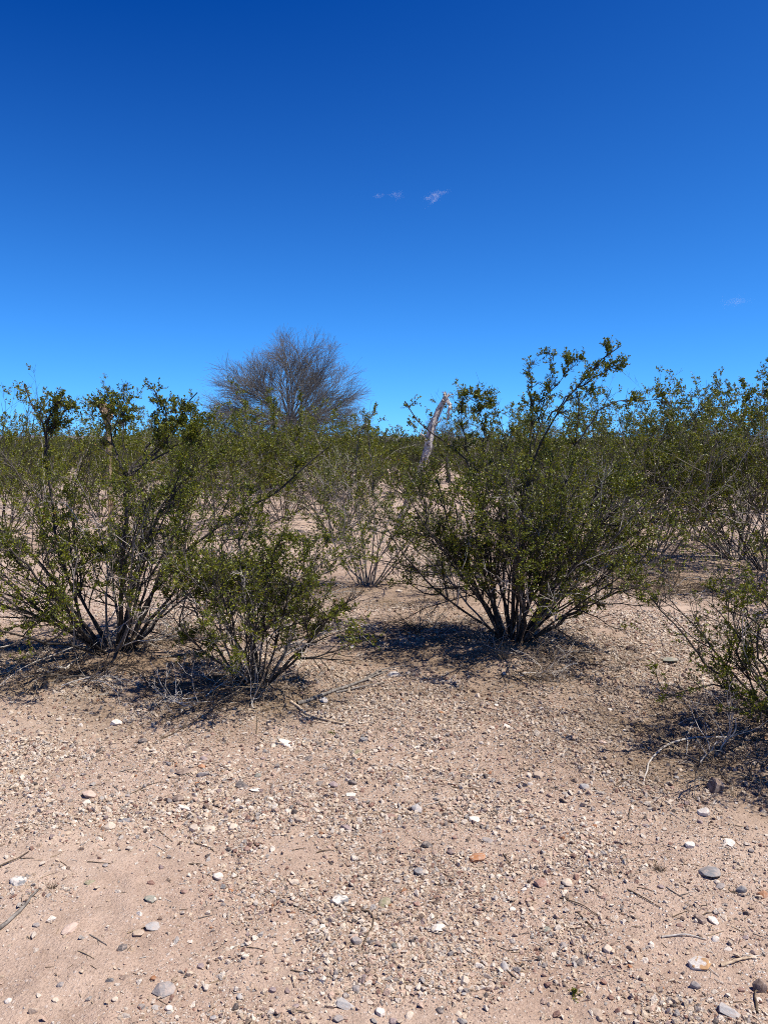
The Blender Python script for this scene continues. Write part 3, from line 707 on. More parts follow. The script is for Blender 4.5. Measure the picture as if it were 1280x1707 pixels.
tc_ = bpy.data.collections.new('scrub_shapes')
for i in range(4):
    b = creosote(950 + i, 1.5, 1.15, 9, 5, 4, 2, 0.06, 3, (), (4, 56), bare=0.2, r0=0.013, leaf_bare=.15, dead_n=0)
    V, F = merge([tubes(b['L0'].P, b['L0'].R, 3), tubes(b['L1'].P, b['L1'].R, 3)]); LV, LF, var = b['leaf']
    V2 = np.concatenate([V, LV]); F2 = np.concatenate([F, LF + len(V)])
    me = make_mesh('far_bush_shape', V2, F2, [M['bark_grey'], M['leaf_far']], False, {'var': np.concatenate([np.zeros(len(F)), var])},
                   mi=np.concatenate([np.zeros(len(F)), np.ones(len(LF))]))
    tc_.objects.link(bpy.data.objects.new('far_bush_shape', me))
n = 2600
d = 95 + 560 * rng.uniform(size=n) ** 0.8; x = rng.uniform(-1, 1, n) * (0.62 * d + 6)
P = np.stack([x, d, ground_h(x, d) - 0.03], 1); s = rng.uniform(0.9, 1.35, n)
far = point_cloud_instances('far_scrub', P, {'pick': ('INT', rng.integers(0, 4, n).astype(np.int32)),
    'rot': ('FLOAT_VECTOR', np.stack([np.zeros(n), np.zeros(n), rng.uniform(0, 6.28, n)], 1).astype(np.float32)),
    'scl': ('FLOAT_VECTOR', np.stack([s * 1.3, s * 1.3, s], 1).astype(np.float32))}, tc_)
tag(far, 'far creosote scrub merging into one green band below the sky', 'scrub', kind='stuff')

# ------------------------------------------------------------------ the bare tree and two lesser ones
def bare_tree(name, label, u, d, height, radius, seed, n=(28, 8, 9, 7), group=None, thin=0.8):
    rng = np.random.default_rng(seed)
    p = at_depth(u, 800, d); p[2] = float(ground_h(p[0], p[1]))
    root = empty(name, p); tag(root, label, 'tree', group)
    tr = resample([(0, 0, -0.1), (0.03 * height, 0, 0.10 * height), (-0.01 * height, 0.01, 0.25 * height), (0.0, 0, 0.44 * height)], 8)[None]
    TR = np.linspace(0.034 * height, 0.018 * height, 8)[None]
    V, F = tubes(tr, TR, 9); trunk = obj('trunk', make_mesh('trunk', V, F, M['tree_bark'], True), root)
    k = n[0]; az = np.arange(k) * 2.399963 + rng.uniform(-.3, .3, k); ph = np.arccos(1 - 1.36 * (np.arange(k) + .5) / k)
    dr = np.stack([np.sin(ph) * np.cos(az), np.sin(ph) * np.sin(az), np.cos(ph) + 0.06], 1)
    st = tr[0][rng.integers(6, 8, k)]
    ln = radius * (0.66 + 0.03 * np.cos(ph)) * rng.uniform(0.9, 1.03, k)
    P0 = walk(rng, st, dr, ln, 12, 0.055, 0.0); R0 = np.full((k, 1), 0.0080 * height) * np.linspace(1, .3, 12)[None]
    L0 = Level(P0, R0, np.arange(k), np.ones(k))
    L1 = children(rng, L0, n[1], (.22, 1), (.20 * height, .32 * height), (R(12), R(38)), 9, .11, 0.02, .018 * thin, .006 * thin)
    L2 = children(rng, L1, n[2], (.2, 1), (.12 * height, .21 * height), (R(12), R(38)), 7, .11, 0.0, .008 * thin, .0042 * thin)
    L3 = children(rng, L2, n[3], (.2, 1), (.07 * height, .14 * height), (R(12), R(40)), 4, .12, -0.02, .0048 * thin, .0032 * thin)
    for s in range(k):
        V, F = merge([tubes(*sel(L0, s), 6), tubes(*sel(L1, s), 4)])
        obj('limb', make_mesh('limb', V, F, M['tree_bark'], True), root)
    V, F = merge([tubes(L2.P[:, ::2], L2.R[:, ::2], 3), tubes(L3.P[:, [0, 1, 3]], L3.R[:, [0, 1, 3]], 3)])
    c = obj('crown', make_mesh('crown', V, F, M['tree_bark'], True), root); c['kind'] = 'stuff'
bare_tree('bare_tree', 'large leafless dome-shaped tree standing above the bushes, left of centre', 484, 26, 5.05, 2.85, 81)
bare_tree('bare_tree', 'small leafless grey shrub-like tree showing behind the top of the leaning dead trunk', 745, 30, 2.75, 1.3, 78, (9, 7, 7, 5))
bare_tree('bare_tree', 'small leafless grey tree behind the upper branches of the biggest bush', 890, 34, 2.7, 1.5, 79, (9, 7, 7, 5))

# ------------------------------------------------------------------ dead trunks
def snag(name, label, pts, widths, d, mat, seed, strips=()):
    rng = np.random.default_rng(seed)
    A = np.array([at_depth(u, v, d) for (u, v) in pts]); base = A[0].copy(); base[2] = float(ground_h(base[0], base[1])); A[0, 2] = base[2] - 0.08
    root = empty(name, base); tag(root, label, 'snag')
    Q = 60; S = 16
    P = resample(A, Q) - base; dd = np.concatenate([[0], np.cumsum(np.linalg.norm(np.diff(A, axis=0), axis=1))])
    w = np.interp(np.linspace(0, dd[-1], Q), dd, np.array(widths) * d / FPX * 0.5)
    V, F = tubes(P[None], w[None], S)
    V = V.reshape(Q, S, 3); c = P[:, None, :]
    ang = np.arange(S)[None, :] / S * 6.283; zz = np.arange(Q)[:, None]
    flute = 1 + 0.14 * np.sin(3 * ang + zz * 0.18) + 0.10 * np.sin(5 * ang - zz * 0.25 + 1) + 0.05 * rng.normal(size=(Q, S)) + 0.20 * (vnoise(ang * 2 + 3, zz * 0.5, 1.3, seed) - 0.5)
    V = c + (V - c) * flute[..., None]
    V[-1, :, 2] += rng.uniform(-0.06, 0.05, S)                       # splintered top
    V = V.reshape(-1, 3)
    cap = np.array([[ (Q - 1) * S + i, (Q - 1) * S + (i + 1) % S, Q * S] for i in range(S)])
    V = np.concatenate([V, (P[-1] - np.array([0, 0, 0.05]))[None]])
    obj('trunk', make_mesh('trunk', V, [F, cap], M[mat], False), root)
    for sp in strips:
        SP = resample([at_depth(u, v, d - 0.04) - base for (u, v) in sp[0]], 9)[None]
        SP = SP + rng.normal(size=SP.shape) * 0.012
        V, F = tubes(SP, np.interp(np.linspace(0, 1, 9), [0, .3, 1], [sp[1], sp[1] * 1.2, sp[1] * .4])[None], 5)
        obj('splinter', make_mesh('splinter', V, F, M[mat], False), root)
snag('dead_snag', 'pale weathered dead trunk leaning to the right above the bushes, broken top',
     [(661, 888), (668, 866), (675, 846), (683, 824), (691, 803), (700, 784), (707, 766), (714, 747), (717, 726), (721, 708), (727, 692), (733, 678), (740, 667), (745, 656)], [10, 10, 9, 9, 10, 11, 12, 13, 12, 12, 10, 9, 8, 8], 13.2, 'snag', 4,
     [([(742, 661), (749, 675), (750, 690), (745, 702)], .030), ([(738, 668), (746, 660), (753, 657)], .02), ([(744, 668), (752, 676), (750, 684)], .016), ([(742, 662), (739, 655), (737, 652)], .014), ([(716, 738), (708, 728), (704, 716)], .018), ([(721, 708), (731, 703), (737, 696)], .014), ([(700, 784), (710, 778), (716, 768)], .012)])
snag('dead_snag', 'short tan dead stump top showing between the upper twigs of the left bush',
     [(182, 800), (181, 740), (180, 712), (178, 692), (173, 676), (168, 668)], [8, 8, 9, 11, 13, 7], 12.0, 'snag_tan', 9,
     [([(180, 700), (186, 688), (187, 674)], .03), ([(172, 690), (166, 678), (163, 670)], .025)])
# leaf plume that hides the stump's top belongs to the left bush

# ------------------------------------------------------------------ stones
def hull_stone(seed, n=22, sx=1, sy=1, sz=1, rounded=0.0):
    rng = np.random.default_rng(seed)
    v = norm(rng.normal(size=(n, 3))) * rng.uniform(0.82, 1.0, n)[:, None] * np.array([sx, sy, sz])
    bm = bmesh.new()
    for p in v: bm.verts.new(p)
    r = bmesh.ops.convex_hull(bm, input=bm.verts)
    bmesh.ops.delete(bm, geom=[e for e in r['geom_interior'] if isinstance(e, bmesh.types.BMVert)], context='VERTS')
    if rounded:
        bmesh.ops.bevel(bm, geom=list(bm.edges), offset=rounded, segments=1, profile=0.6, affect='EDGES', clamp_overlap=True)
    bmesh.ops.triangulate(bm, faces=bm.faces)
    me = bpy.data.meshes.new('stone'); bm.to_mesh(me); bm.free()
    return me
def round_stone(seed, amp=0.30):
    bm = bmesh.new(); bmesh.ops.create_icosphere(bm, subdivisions=3, radius=1)
    rng = np.random.default_rng(seed); ks = rng.normal(size=(7, 3)) * 1.6; phs = rng.uniform(0, 6.28, 7)
    cuts = [(norm(rng.normal(size=3)), rng.uniform(0.55, 0.86)) for _ in range(9)]
    for v in bm.verts:
        c = np.array(v.co); s = 1 + amp * np.mean(np.sin(ks @ c + phs)) * 1.6 + 0.012 * rng.normal()
        c = c * s
        for nn, dd in cuts:                                       # worn flats
            e = c @ nn - dd
            if e > 0: c = c - nn * e * 0.96
        v.co = c
    for f in bm.faces: f.smooth = True
    me = bpy.data.meshes.new('stone'); bm.to_mesh(me); bm.free()
    return me
COLS = dict(white=(0.76, 0.685, 0.585), cream=(0.66, 0.545, 0.415), tan=(0.47, 0.36, 0.26), grey=(0.29, 0.265, 0.25), slate=(0.21, 0.215, 0.22),
            dark=(0.10, 0.092, 0.09), mauve=(0.28, 0.215, 0.215), rust=(0.44, 0.20, 0.09), red=(0.30, 0.17, 0.13), green=(0.235, 0.25, 0.20),
            olive=(0.27, 0.25, 0.15), brown=(0.19, 0.135, 0.105), pink=(0.58, 0.43, 0.34), palegrey=(0.43, 0.41, 0.385))
SM = {k: stone_material('stone_' + k, c) for k, c in COLS.items()}
SM['two_tone'] = stone_material('stone_two_tone', COLS['white'], spots=((0.25, 0.24, 0.23), 1.3))
SM['stained'] = stone_material('stone_stained', COLS['white'], spots=((0.50, 0.30, 0.15), 1.6))
HULLS = [hull_stone(40 + i, 15 + i % 9, rounded=0.07) for i in range(10)]
ROUNDS = [round_stone(60 + i) for i in range(10)]
for me in HULLS + ROUNDS: me.materials.append(SM['tan'])
# u, v, width, height (photograph pixels), colour, shape (a angular / r rounded / s slab), where it is
STONES = [
 (192, 1205, 21, 15, 'white', 'a', 'chalky white stone below the trunk of the tall left bush'),
 (134, 1208, 8, 10, 'white', 'a', 'small white chip left of the chalky stone below the left bush'),
 (244, 1248, 15, 14, 'cream', 'r', 'cream pebble right below the chalky stone'),
 (237, 1235, 19, 12, 'dark', 'a', 'black mottled stone touching a cream pebble'),
 (338, 1264, 16, 12, 'mauve', 'r', 'mauve pebble at the top of a little cluster'),
 (335, 1277, 16, 9, 'rust', 'r', 'bright orange pebble in the little cluster'),
 (335, 1290, 20, 15, 'grey', 'r', 'grey pebble at the bottom of the little cluster'),
 (305, 1287, 28, 12, 'brown', 's', 'flat dark brown stone left of the orange pebble'),
 (430, 1292, 15, 12, 'green', 'r', 'greenish grey pebble right of the orange one'),
 (405, 1310, 30, 14, 'dark', 's', 'flat dark stone half sunk beside a white flake'),
 (427, 1317, 26, 10, 'white', 's', 'white flake right of the flat dark stone'),
 (148, 1325, 26, 15, 'pink', 'a', 'pinkish lump at middle left'),
 (208, 1367, 26, 11, 'slate', 's', 'flat blue-grey pebble at lower left'),
 (183, 1377, 20, 14, 'cream', 'a', 'cream lump left below the flat blue-grey pebble'),
 (297, 1331, 22, 16, 'brown', 'a', 'brown angular stone above a white shard'),
 (310, 1347, 34, 12, 'white', 's', 'white shard below the brown angular stone'),
 (323, 1380, 17, 22, 'cream', 'a', 'tall cream stone, left of three in a row'),
 (349, 1382, 26, 16, 'cream', 'r', 'cream oval stone, middle of three in a row'),
 (388, 1377, 22, 18, 'cream', 'r', 'cream oval stone casting a crisp shadow, right of three in a row'),
 (29, 1469, 28, 18, 'two_tone', 'r', 'grey and white stone by the left edge'),
 (149, 1472, 18, 8, 'olive', 's', 'thin dark olive flake on the bare soil at lower left'),
 (363, 1462, 20, 14, 'white', 'a', 'white stone alone below the row of three'),
 (475, 1238, 38, 14, 'white', 's', 'long flat white slab below the front bush'),
 (606, 1232, 20, 14, 'slate', 'a', 'blocky blue-grey stone right of the white slab'),
 (597, 1253, 18, 10, 'olive', 's', 'olive tan flake under the blocky blue-grey stone'),
 (513, 1265, 18, 10, 'dark', 's', 'dark flat stone right below the white slab'),
 (556, 1308, 18, 14, 'mauve', 'a', 'purplish grey stone in the middle gravel'),
 (588, 1304, 18, 13, 'dark', 'a', 'dark stone beside the purplish grey one'),
 (585, 1324, 20, 12, 'white', 's', 'white shard below the dark stone in the middle gravel'),
 (678, 1295, 12, 10, 'white', 'r', 'round white pebble in the centre'),
 (695, 1348, 22, 24, 'palegrey', 'a', 'upright pale grey stone in the centre'),
 (791, 1366, 22, 16, 'white', 'a', 'knobbly white stone right of centre'),
 (576, 1379, 24, 14, 'mauve', 'r', 'smooth mauve pebble with a crisp shadow'),
 (499, 1366, 22, 14, 'tan', 'a', 'tan stone left of the smooth mauve pebble'),
 (712, 1408, 22, 14, 'dark', 'r', 'smooth dark egg-shaped pebble'),
 (815, 1402, 24, 10, 'grey', 's', 'flat grey stone right of the dark egg-shaped pebble'),
 (797, 1431, 32, 16, 'rust', 'a', 'brick-red angular stone on the near ground'),
 (698, 1454, 22, 17, 'slate', 'a', 'bluish stone left of the brick-red one'),
 (652, 1361, 20, 12, 'red', 'r', 'reddish pebble left of the upright pale grey stone'),
 (490, 1471, 20, 16, 'cream', 'a', 'cream block on bare soil left of centre'),
 (695, 1245, 14, 8, 'white', 's', 'upper of two white flakes in the centre'),
 (717, 1253, 15, 9, 'white', 'r', 'lower of two white flakes in the centre'),
 (610, 1194, 16, 6, 'white', 's', 'thin white flake above the blocky blue-grey stone'),
 (897, 1292, 20, 15, 'tan', 'a', 'golden tan stone right of centre'),
 (883, 1306, 11, 9, 'white', 'r', 'white pebble under the golden tan stone'),
 (976, 1311, 20, 14, 'palegrey', 'r', 'pale grey knob left of the shaded boulder'),
 (1196, 1310, 36, 34, 'brown', 'a', 'largest brown boulder in the shade of the right-edge bush'),
 (1175, 1354, 22, 20, 'white', 'a', 'white rock just below the brown boulder'),
 (1218, 1406, 20, 14, 'white', 's', 'tilted white sliver by the right edge'),
 (1187, 1457, 38, 22, 'slate', 's', 'slate grey slab at right'),
 (1151, 1409, 18, 14, 'white', 'a', 'white stone left of the tilted sliver'),
 (1005, 1237, 16, 11, 'pink', 'a', 'peach stone at the edge of the right shadow'),
 (1032, 1272, 14, 12, 'brown', 'r', 'dull brown pebble below the peach stone'),
 (204, 1579, 18, 14, 'dark', 'r', 'round dark pebble at lower left'),
 (271, 1653, 34, 24, 'grey', 'a', 'rough grey rock near the bottom edge, at left'),
 (254, 1545, 26, 15, 'palegrey', 's', 'flat pale grey stone above the round dark pebble'),
 (230, 1556, 20, 15, 'tan', 's', 'flat tan stone left of the flat pale grey one'),
 (113, 1550, 18, 22, 'pink', 's', 'pinkish stone set in smooth soil'),
 (249, 1500, 22, 12, 'green', 's', 'sunken grey-green stone at left'),
 (100, 1642, 12, 10, 'grey', 'r', 'small grey pebble on smooth soil in the bottom left corner'),
 (208, 1630, 18, 7, 'brown', 's', 'thin flake above the rough grey rock'),
 (53, 1685, 14, 18, 'tan', 'r', 'tan pebble in the bottom left corner'),
 (566, 1503, 36, 20, 'two_tone', 'a', 'big cream and grey block in the lower centre'),
 (643, 1503, 30, 18, 'olive', 'r', 'olive green stone in the lower centre'),
 (594, 1569, 22, 18, 'grey', 'a', 'grey stone inside the curl of bark'),
 (657, 1577, 12, 14, 'green', 'r', 'small green pebble right of the curl of bark'),
 (841, 1612, 20, 18, 'palegrey', 'r', 'rounded greyish stone with a dark shadow at its left'),
 (774, 1636, 20, 17, 'cream', 'a', 'cream cube-like stone near the bottom'),
 (578, 1677, 36, 20, 'palegrey', 's', 'pale grey slab at the bottom edge'),
 (564, 1699, 20, 14, 'grey', 's', 'grey slab cut by the bottom edge'),
 (633, 1689, 18, 16, 'white', 'a', 'white stone at the bottom, beside a purple one'),
 (683, 1692, 18, 14, 'cream', 'r', 'cream pebble at the bottom edge'),
 (655, 1703, 18, 12, 'mauve', 'r', 'purple pebble cut by the bottom edge'),
 (733, 1685, 16, 12, 'dark', 'r', 'dark grey pebble at the bottom edge'),
 (765, 1690, 14, 14, 'cream', 'r', 'pale pebble right of the dark one at the bottom edge'),
 (460, 1584, 14, 18, 'tan', 'r', 'greyish tan stone left of the curl of bark'),
 (594, 1648, 16, 13, 'grey', 'r', 'grey pebble above the pale grey slab'),
 (731, 1548, 30, 14, 'white', 's', 'pair-like white shard in the lower middle'),
 (800, 1611, 16, 10, 'white', 'a', 'white chip left of the rounded greyish stone'),
 (695, 1508, 16, 10, 'red', 'a', 'red-brown stone right of the olive green one'),
 (947, 1472, 20, 14, 'cream', 'a', 'cream stone at right, beside a red-brown one'),
 (904, 1472, 28, 16, 'red', 'a', 'long red-brown stone left of a cream one'),
 (969, 1605, 22, 18, 'dark', 'r', 'dark rounded stone at lower right'),
 (1170, 1608, 36, 22, 'stained', 'a', 'big white rock with orange stains at lower right'),
 (1237, 1483, 20, 18, 'slate', 'a', 'blue-grey stone right of the slate slab'),
 (1271, 1491, 18, 16, 'rust', 'r', 'orange-tan stone at the right edge'),
 (1191, 1536, 20, 12, 'white', 'a', 'white wedge beside a brown stone at right'),
 (1168, 1534, 22, 14, 'brown', 'a', 'brown stone left of the white wedge'),
 (1160, 1644, 16, 16, 'grey', 'r', 'grey pebble under the stained white rock'),
 (1220, 1689, 34, 22, 'palegrey', 's', 'flat grey stone in the bottom right corner'),
 (913, 1549, 16, 13, 'green', 'r', 'round greenish pebble at lower right'),
 (940, 1576, 14, 11, 'grey', 'r', 'grey pebble above the dark rounded stone'),
 (1086, 1573, 11, 11, 'white', 'r', 'bright white pebble with a shadow at lower right'),
 (996, 1689, 22, 14, 'tan', 'r', 'beige pebble at the bottom edge, right of the green sprout'),
 (1194, 1565, 14, 13, 'white', 'r', 'white pebble above the stained white rock'),
 (1201, 1478, 18, 12, 'grey', 's', 'small grey stone under the slate slab'),
 (1268, 1644, 24, 30, 'brown', 'a', 'dark brown rock at the right edge near the bottom'),
 (1014, 1582, 20, 16, 'cream', 'r', 'cream pebble right of the dark rounded stone'),
 (1118, 1099, 34, 18, 'green', 's', 'grey-green slab left of the right-edge bush'),
 (1268, 1102, 30, 15, 'cream', 'r', 'cream boulder behind the right-edge bush'),
 (540, 1042, 14, 10, 'white', 'a', 'white stone at the tip of the front bush\'s low branch'),
 (575, 1076, 10, 10, 'cream', 'r', 'cream pebble, left of a pair between the two big bushes'),
 (587, 1078, 11, 8, 'white', 'a', 'white pebble, right of a pair between the two big bushes'),
 (540, 1167, 18, 13, 'palegrey', 'a', 'pale grey stone beside the grey fallen branch'),
 (655, 1124, 22, 12, 'palegrey', 'a', 'whitish stone at the far end of the grey fallen branch'),
 (665, 985, 14, 9, 'cream', 'a', 'cream stone behind, in the gap between sparse and biggest bush'),
 (873, 1124, 13, 10, 'white', 'r', 'white pebble just in front of the biggest bush'),
 (840, 1122, 7, 8, 'white', 'a', 'tiny white chip in front of the biggest bush'),
 (797, 1159, 11, 13, 'cream', 'a', 'cream stone below the left foot of the biggest bush'),
 (846, 1211, 13, 9, 'white', 's', 'white flake below the biggest bush'),
 (868, 1172, 12, 12, 'tan', 'a', 'tan stone below the biggest bush'),
 (950, 1003, 14, 10, 'cream', 'a', 'cream stone under the low right branch of the biggest bush'),
]
rngS = np.random.default_rng(3)
def put_stone(x, y, w, hh, dep, colour, shape, label, group, name='stone', sink=0.3):
    me0 = (ROUNDS if shape == 'r' else HULLS)[int(rngS.integers(0, 10))]
    key = (me0.name, colour)
    if key not in STC:
        me = me0.copy(); me.materials.clear(); me.materials.append(SM[colour]); STC[key] = me
    o = obj(name, STC[key])
    z = float(ground_h(x, y))
    o.location = (x, y, z + hh * (0.5 - sink)); o.scale = (w / 2, dep / 2, hh / 2)
    o.rotation_euler = (rngS.uniform(-.25, .25), rngS.uniform(-.25, .25), rngS.uniform(-.6, .6))
    tag(o, label, 'stone', group)
    return o
STC = {}
TAKEN = []
for (u, v, w, h, c, s, label) in STONES:
    p = on_ground(u, v + h * 0.3); k = math.hypot(p[0], math.hypot(p[1], CAM_H)) / FPX
    W = w * k * (0.9 if s == 'r' else 1.02); el = math.asin(min(0.9, CAM_H / math.hypot(p[1], CAM_H)))
    if s == 's': H = h * k * 0.55; D = max(W * 0.5, h * k * 0.75 / math.sin(el))
    else: H = h * k * 0.95; D = W * 0.85
    put_stone(p[0], p[1] + D * 0.2, W, H, min(D, W * 1.5), c, s, label, 'individual stones on the open ground', sink=0.5 if s == 'r' else 0.40 if s == 'a' else 0.32)
    TAKEN.append((p[0], p[1] + D * .2, max(W, D) / 2))
# countable pebbles nothing tells apart, by colour and zone
KIN = [('white', 'small chalk-white pebble'), ('cream', 'small cream pebble'), ('palegrey', 'small pale grey pebble'), ('grey', 'small mid-grey pebble'),
       ('dark', 'small blackish pebble'), ('red', 'small red-brown pebble'), ('mauve', 'small mauve pebble'), ('tan', 'small tan pebble')]
wts = np.array([.14, .25, .12, .09, .05, .14, .08, .18]); wts /= wts.sum()
cnt = 0
while cnt < 185:
    u, v = rngS.uniform(-10, 1290), 1110 + 590 * rngS.uniform() ** 0.8
    p = on_ground(u, v)
    if any((p[0] - a) ** 2 + (p[1] - c) ** 2 < (r + .02) ** 2 for a, c, r in TAKEN): continue
    if float(sandy_mask(p[0], p[1])) > 0.6 and rngS.uniform() < 0.8: continue
    ki = int(rngS.choice(len(KIN), p=wts)); W = rngS.uniform(0.013, 0.030) * (0.75 + 0.1 * p[1]); H = W * rngS.uniform(.45, .8)
    zone = ('left' if u < 430 else 'middle' if u < 860 else 'right') + (' nearest foreground' if v > 1400 else ' foreground before the bushes')
    put_stone(p[0], p[1], W, H, W * rngS.uniform(.65, 1.1), KIN[ki][0], 'a', KIN[ki][1] + ' loose in the ' + zone,
              KIN[ki][1] + ' ' + zone, name='pebble', sink=0.40)
    TAKEN.append((p[0], p[1], W)); cnt += 1

# uncounted gravel
gc = bpy.data.collections.new('gravel_shapes')
for i in range(12):
    me = hull_stone(300 + i, 11 + i % 6)
    me.materials.append(M['gravel']); gc.objects.link(bpy.data.objects.new('grain', me))
PALP = np.array([COLS[k] for k in ('white', 'cream', 'tan', 'palegrey', 'grey', 'dark', 'red', 'mauve', 'pink', 'brown', 'slate', 'rust')])
PALW = np.array([.34, .27, .08, .07, .035, .02, .05, .03, .14, .025, .006, .006]); PALW /= PALW.sum()
GP, GS = [], []
rngG = np.random.default_rng(8)
for (y0, y1, xw, dens, smin, smax) in ((1.45, 3.0, 1.9, 26000, .0050, .030), (3.0, 4.5, 2.7, 20000, .0066, .036), (4.5, 7.0, 4.2, 9500, .0088, .042), (7.0, 11.0, 6.6, 1500, .011, .040), (11.0, 24.0, 13.0, 90, .020, .06)):
    n = int((y1 - y0) * 2 * xw * dens)
    x = rngG.uniform(-xw, xw, n); y = rngG.uniform(y0, y1, n)
    gm_ = 0.16 + 1.1 * np.clip((vnoise(x, y, 1.7, 61) * .5 + vnoise(x, y, 5.2, 62) * .5 - 0.36) / 0.30, 0, 1)
    keep = rngG.uniform(size=n) < np.clip(gm_ * (1 - 0.82 * sandy_mask(x, y)), 0, 1)
    x, y = x[keep], y[keep]; n = len(x)
    s = smin * (1 - rngG.uniform(size=n) * (1 - (smin / smax) ** 1.6)) ** (-1 / 1.6)      # many small, few large (diameters)
    GP.append(np.stack([x, y, ground_h(x, y) + s * rngG.uniform(-0.04, 0.22, n)], 1)); GS.append(s)
GP = np.concatenate(GP); GS = np.concatenate(GS) * 0.5; n = len(GP)
tint = PALP[rngG.choice(len(PALP), n, p=PALW)] * rngG.uniform(0.8, 1.15, n)[:, None] * np.array([1.07, 1.02, 0.965])
small = np.clip((0.006 - GS * 2) / 0.006, 0, 1)[:, None] * 0.35
tint = tint * (1 - small) + np.array([0.48, 0.37, 0.295]) * small
lg = litter_shade_mask(GP[:, 0], GP[:, 1])[:, None] * 0.78
tint = tint * (1 - lg) + np.array([0.175, 0.118, 0.066]) * lg            # browned with the litter, painting the bush shadows darker on the gravel too
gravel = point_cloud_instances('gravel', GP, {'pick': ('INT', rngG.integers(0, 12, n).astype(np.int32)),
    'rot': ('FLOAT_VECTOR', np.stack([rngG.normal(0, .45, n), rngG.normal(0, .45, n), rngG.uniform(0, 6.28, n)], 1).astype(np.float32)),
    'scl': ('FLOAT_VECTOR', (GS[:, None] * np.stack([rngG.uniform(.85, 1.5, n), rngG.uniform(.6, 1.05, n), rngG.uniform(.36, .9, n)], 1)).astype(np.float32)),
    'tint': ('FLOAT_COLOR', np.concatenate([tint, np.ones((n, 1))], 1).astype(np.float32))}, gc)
tag(gravel, 'loose mixed gravel of cream, grey and reddish grains over the soil', 'gravel', kind='stuff')

# ------------------------------------------------------------------ fallen twigs and branches
def ground_stick(name, label, pts, r, mat, lift=0.5, forks=(), group=None, cat='twig', taper=0.45, seed=0):
    rng = np.random.default_rng(seed + int(abs(pts[0][0]) * 7 + abs(pts[0][1])))
    def line(pp, r_, Q):
        A = np.array([on_ground(u, v) for (u, v) in pp]); A[:, 2] = 0
        P = resample(A, Q); P[:, :2] += rng.normal(size=(Q, 2)) * r_ * 0.22
        arch = np.sin(np.linspace(0, np.pi, Q)) * rng.uniform(0.0, 1.6) * r_
        P[:, 2] = ground_h(P[:, 0], P[:, 1]) + r_ * lift + arch
        k = np.ones(5) / 5; z = np.convolve(np.pad(P[:, 2], 2, mode='edge'), k, 'valid'); P[:, 2] = np.maximum(z, P[:, 2])
        return P
    P = line(pts, r, 12); base = P[0].copy()
    parts = [tubes((P - base)[None], (np.linspace(r, r * taper, 12) * rng.uniform(.88, 1.12, 12))[None], 6)]
    for f in forks:
        Pf = line(f, r * .6, 8); parts.append(tubes((Pf - base)[None], np.linspace(r * .6, r * .25, 8)[None], 5))
    V, F = merge(parts)
    o = obj(name, make_mesh(name, V, F, M[mat], True), None, base)
    tag(o, label, cat, group)
    return o
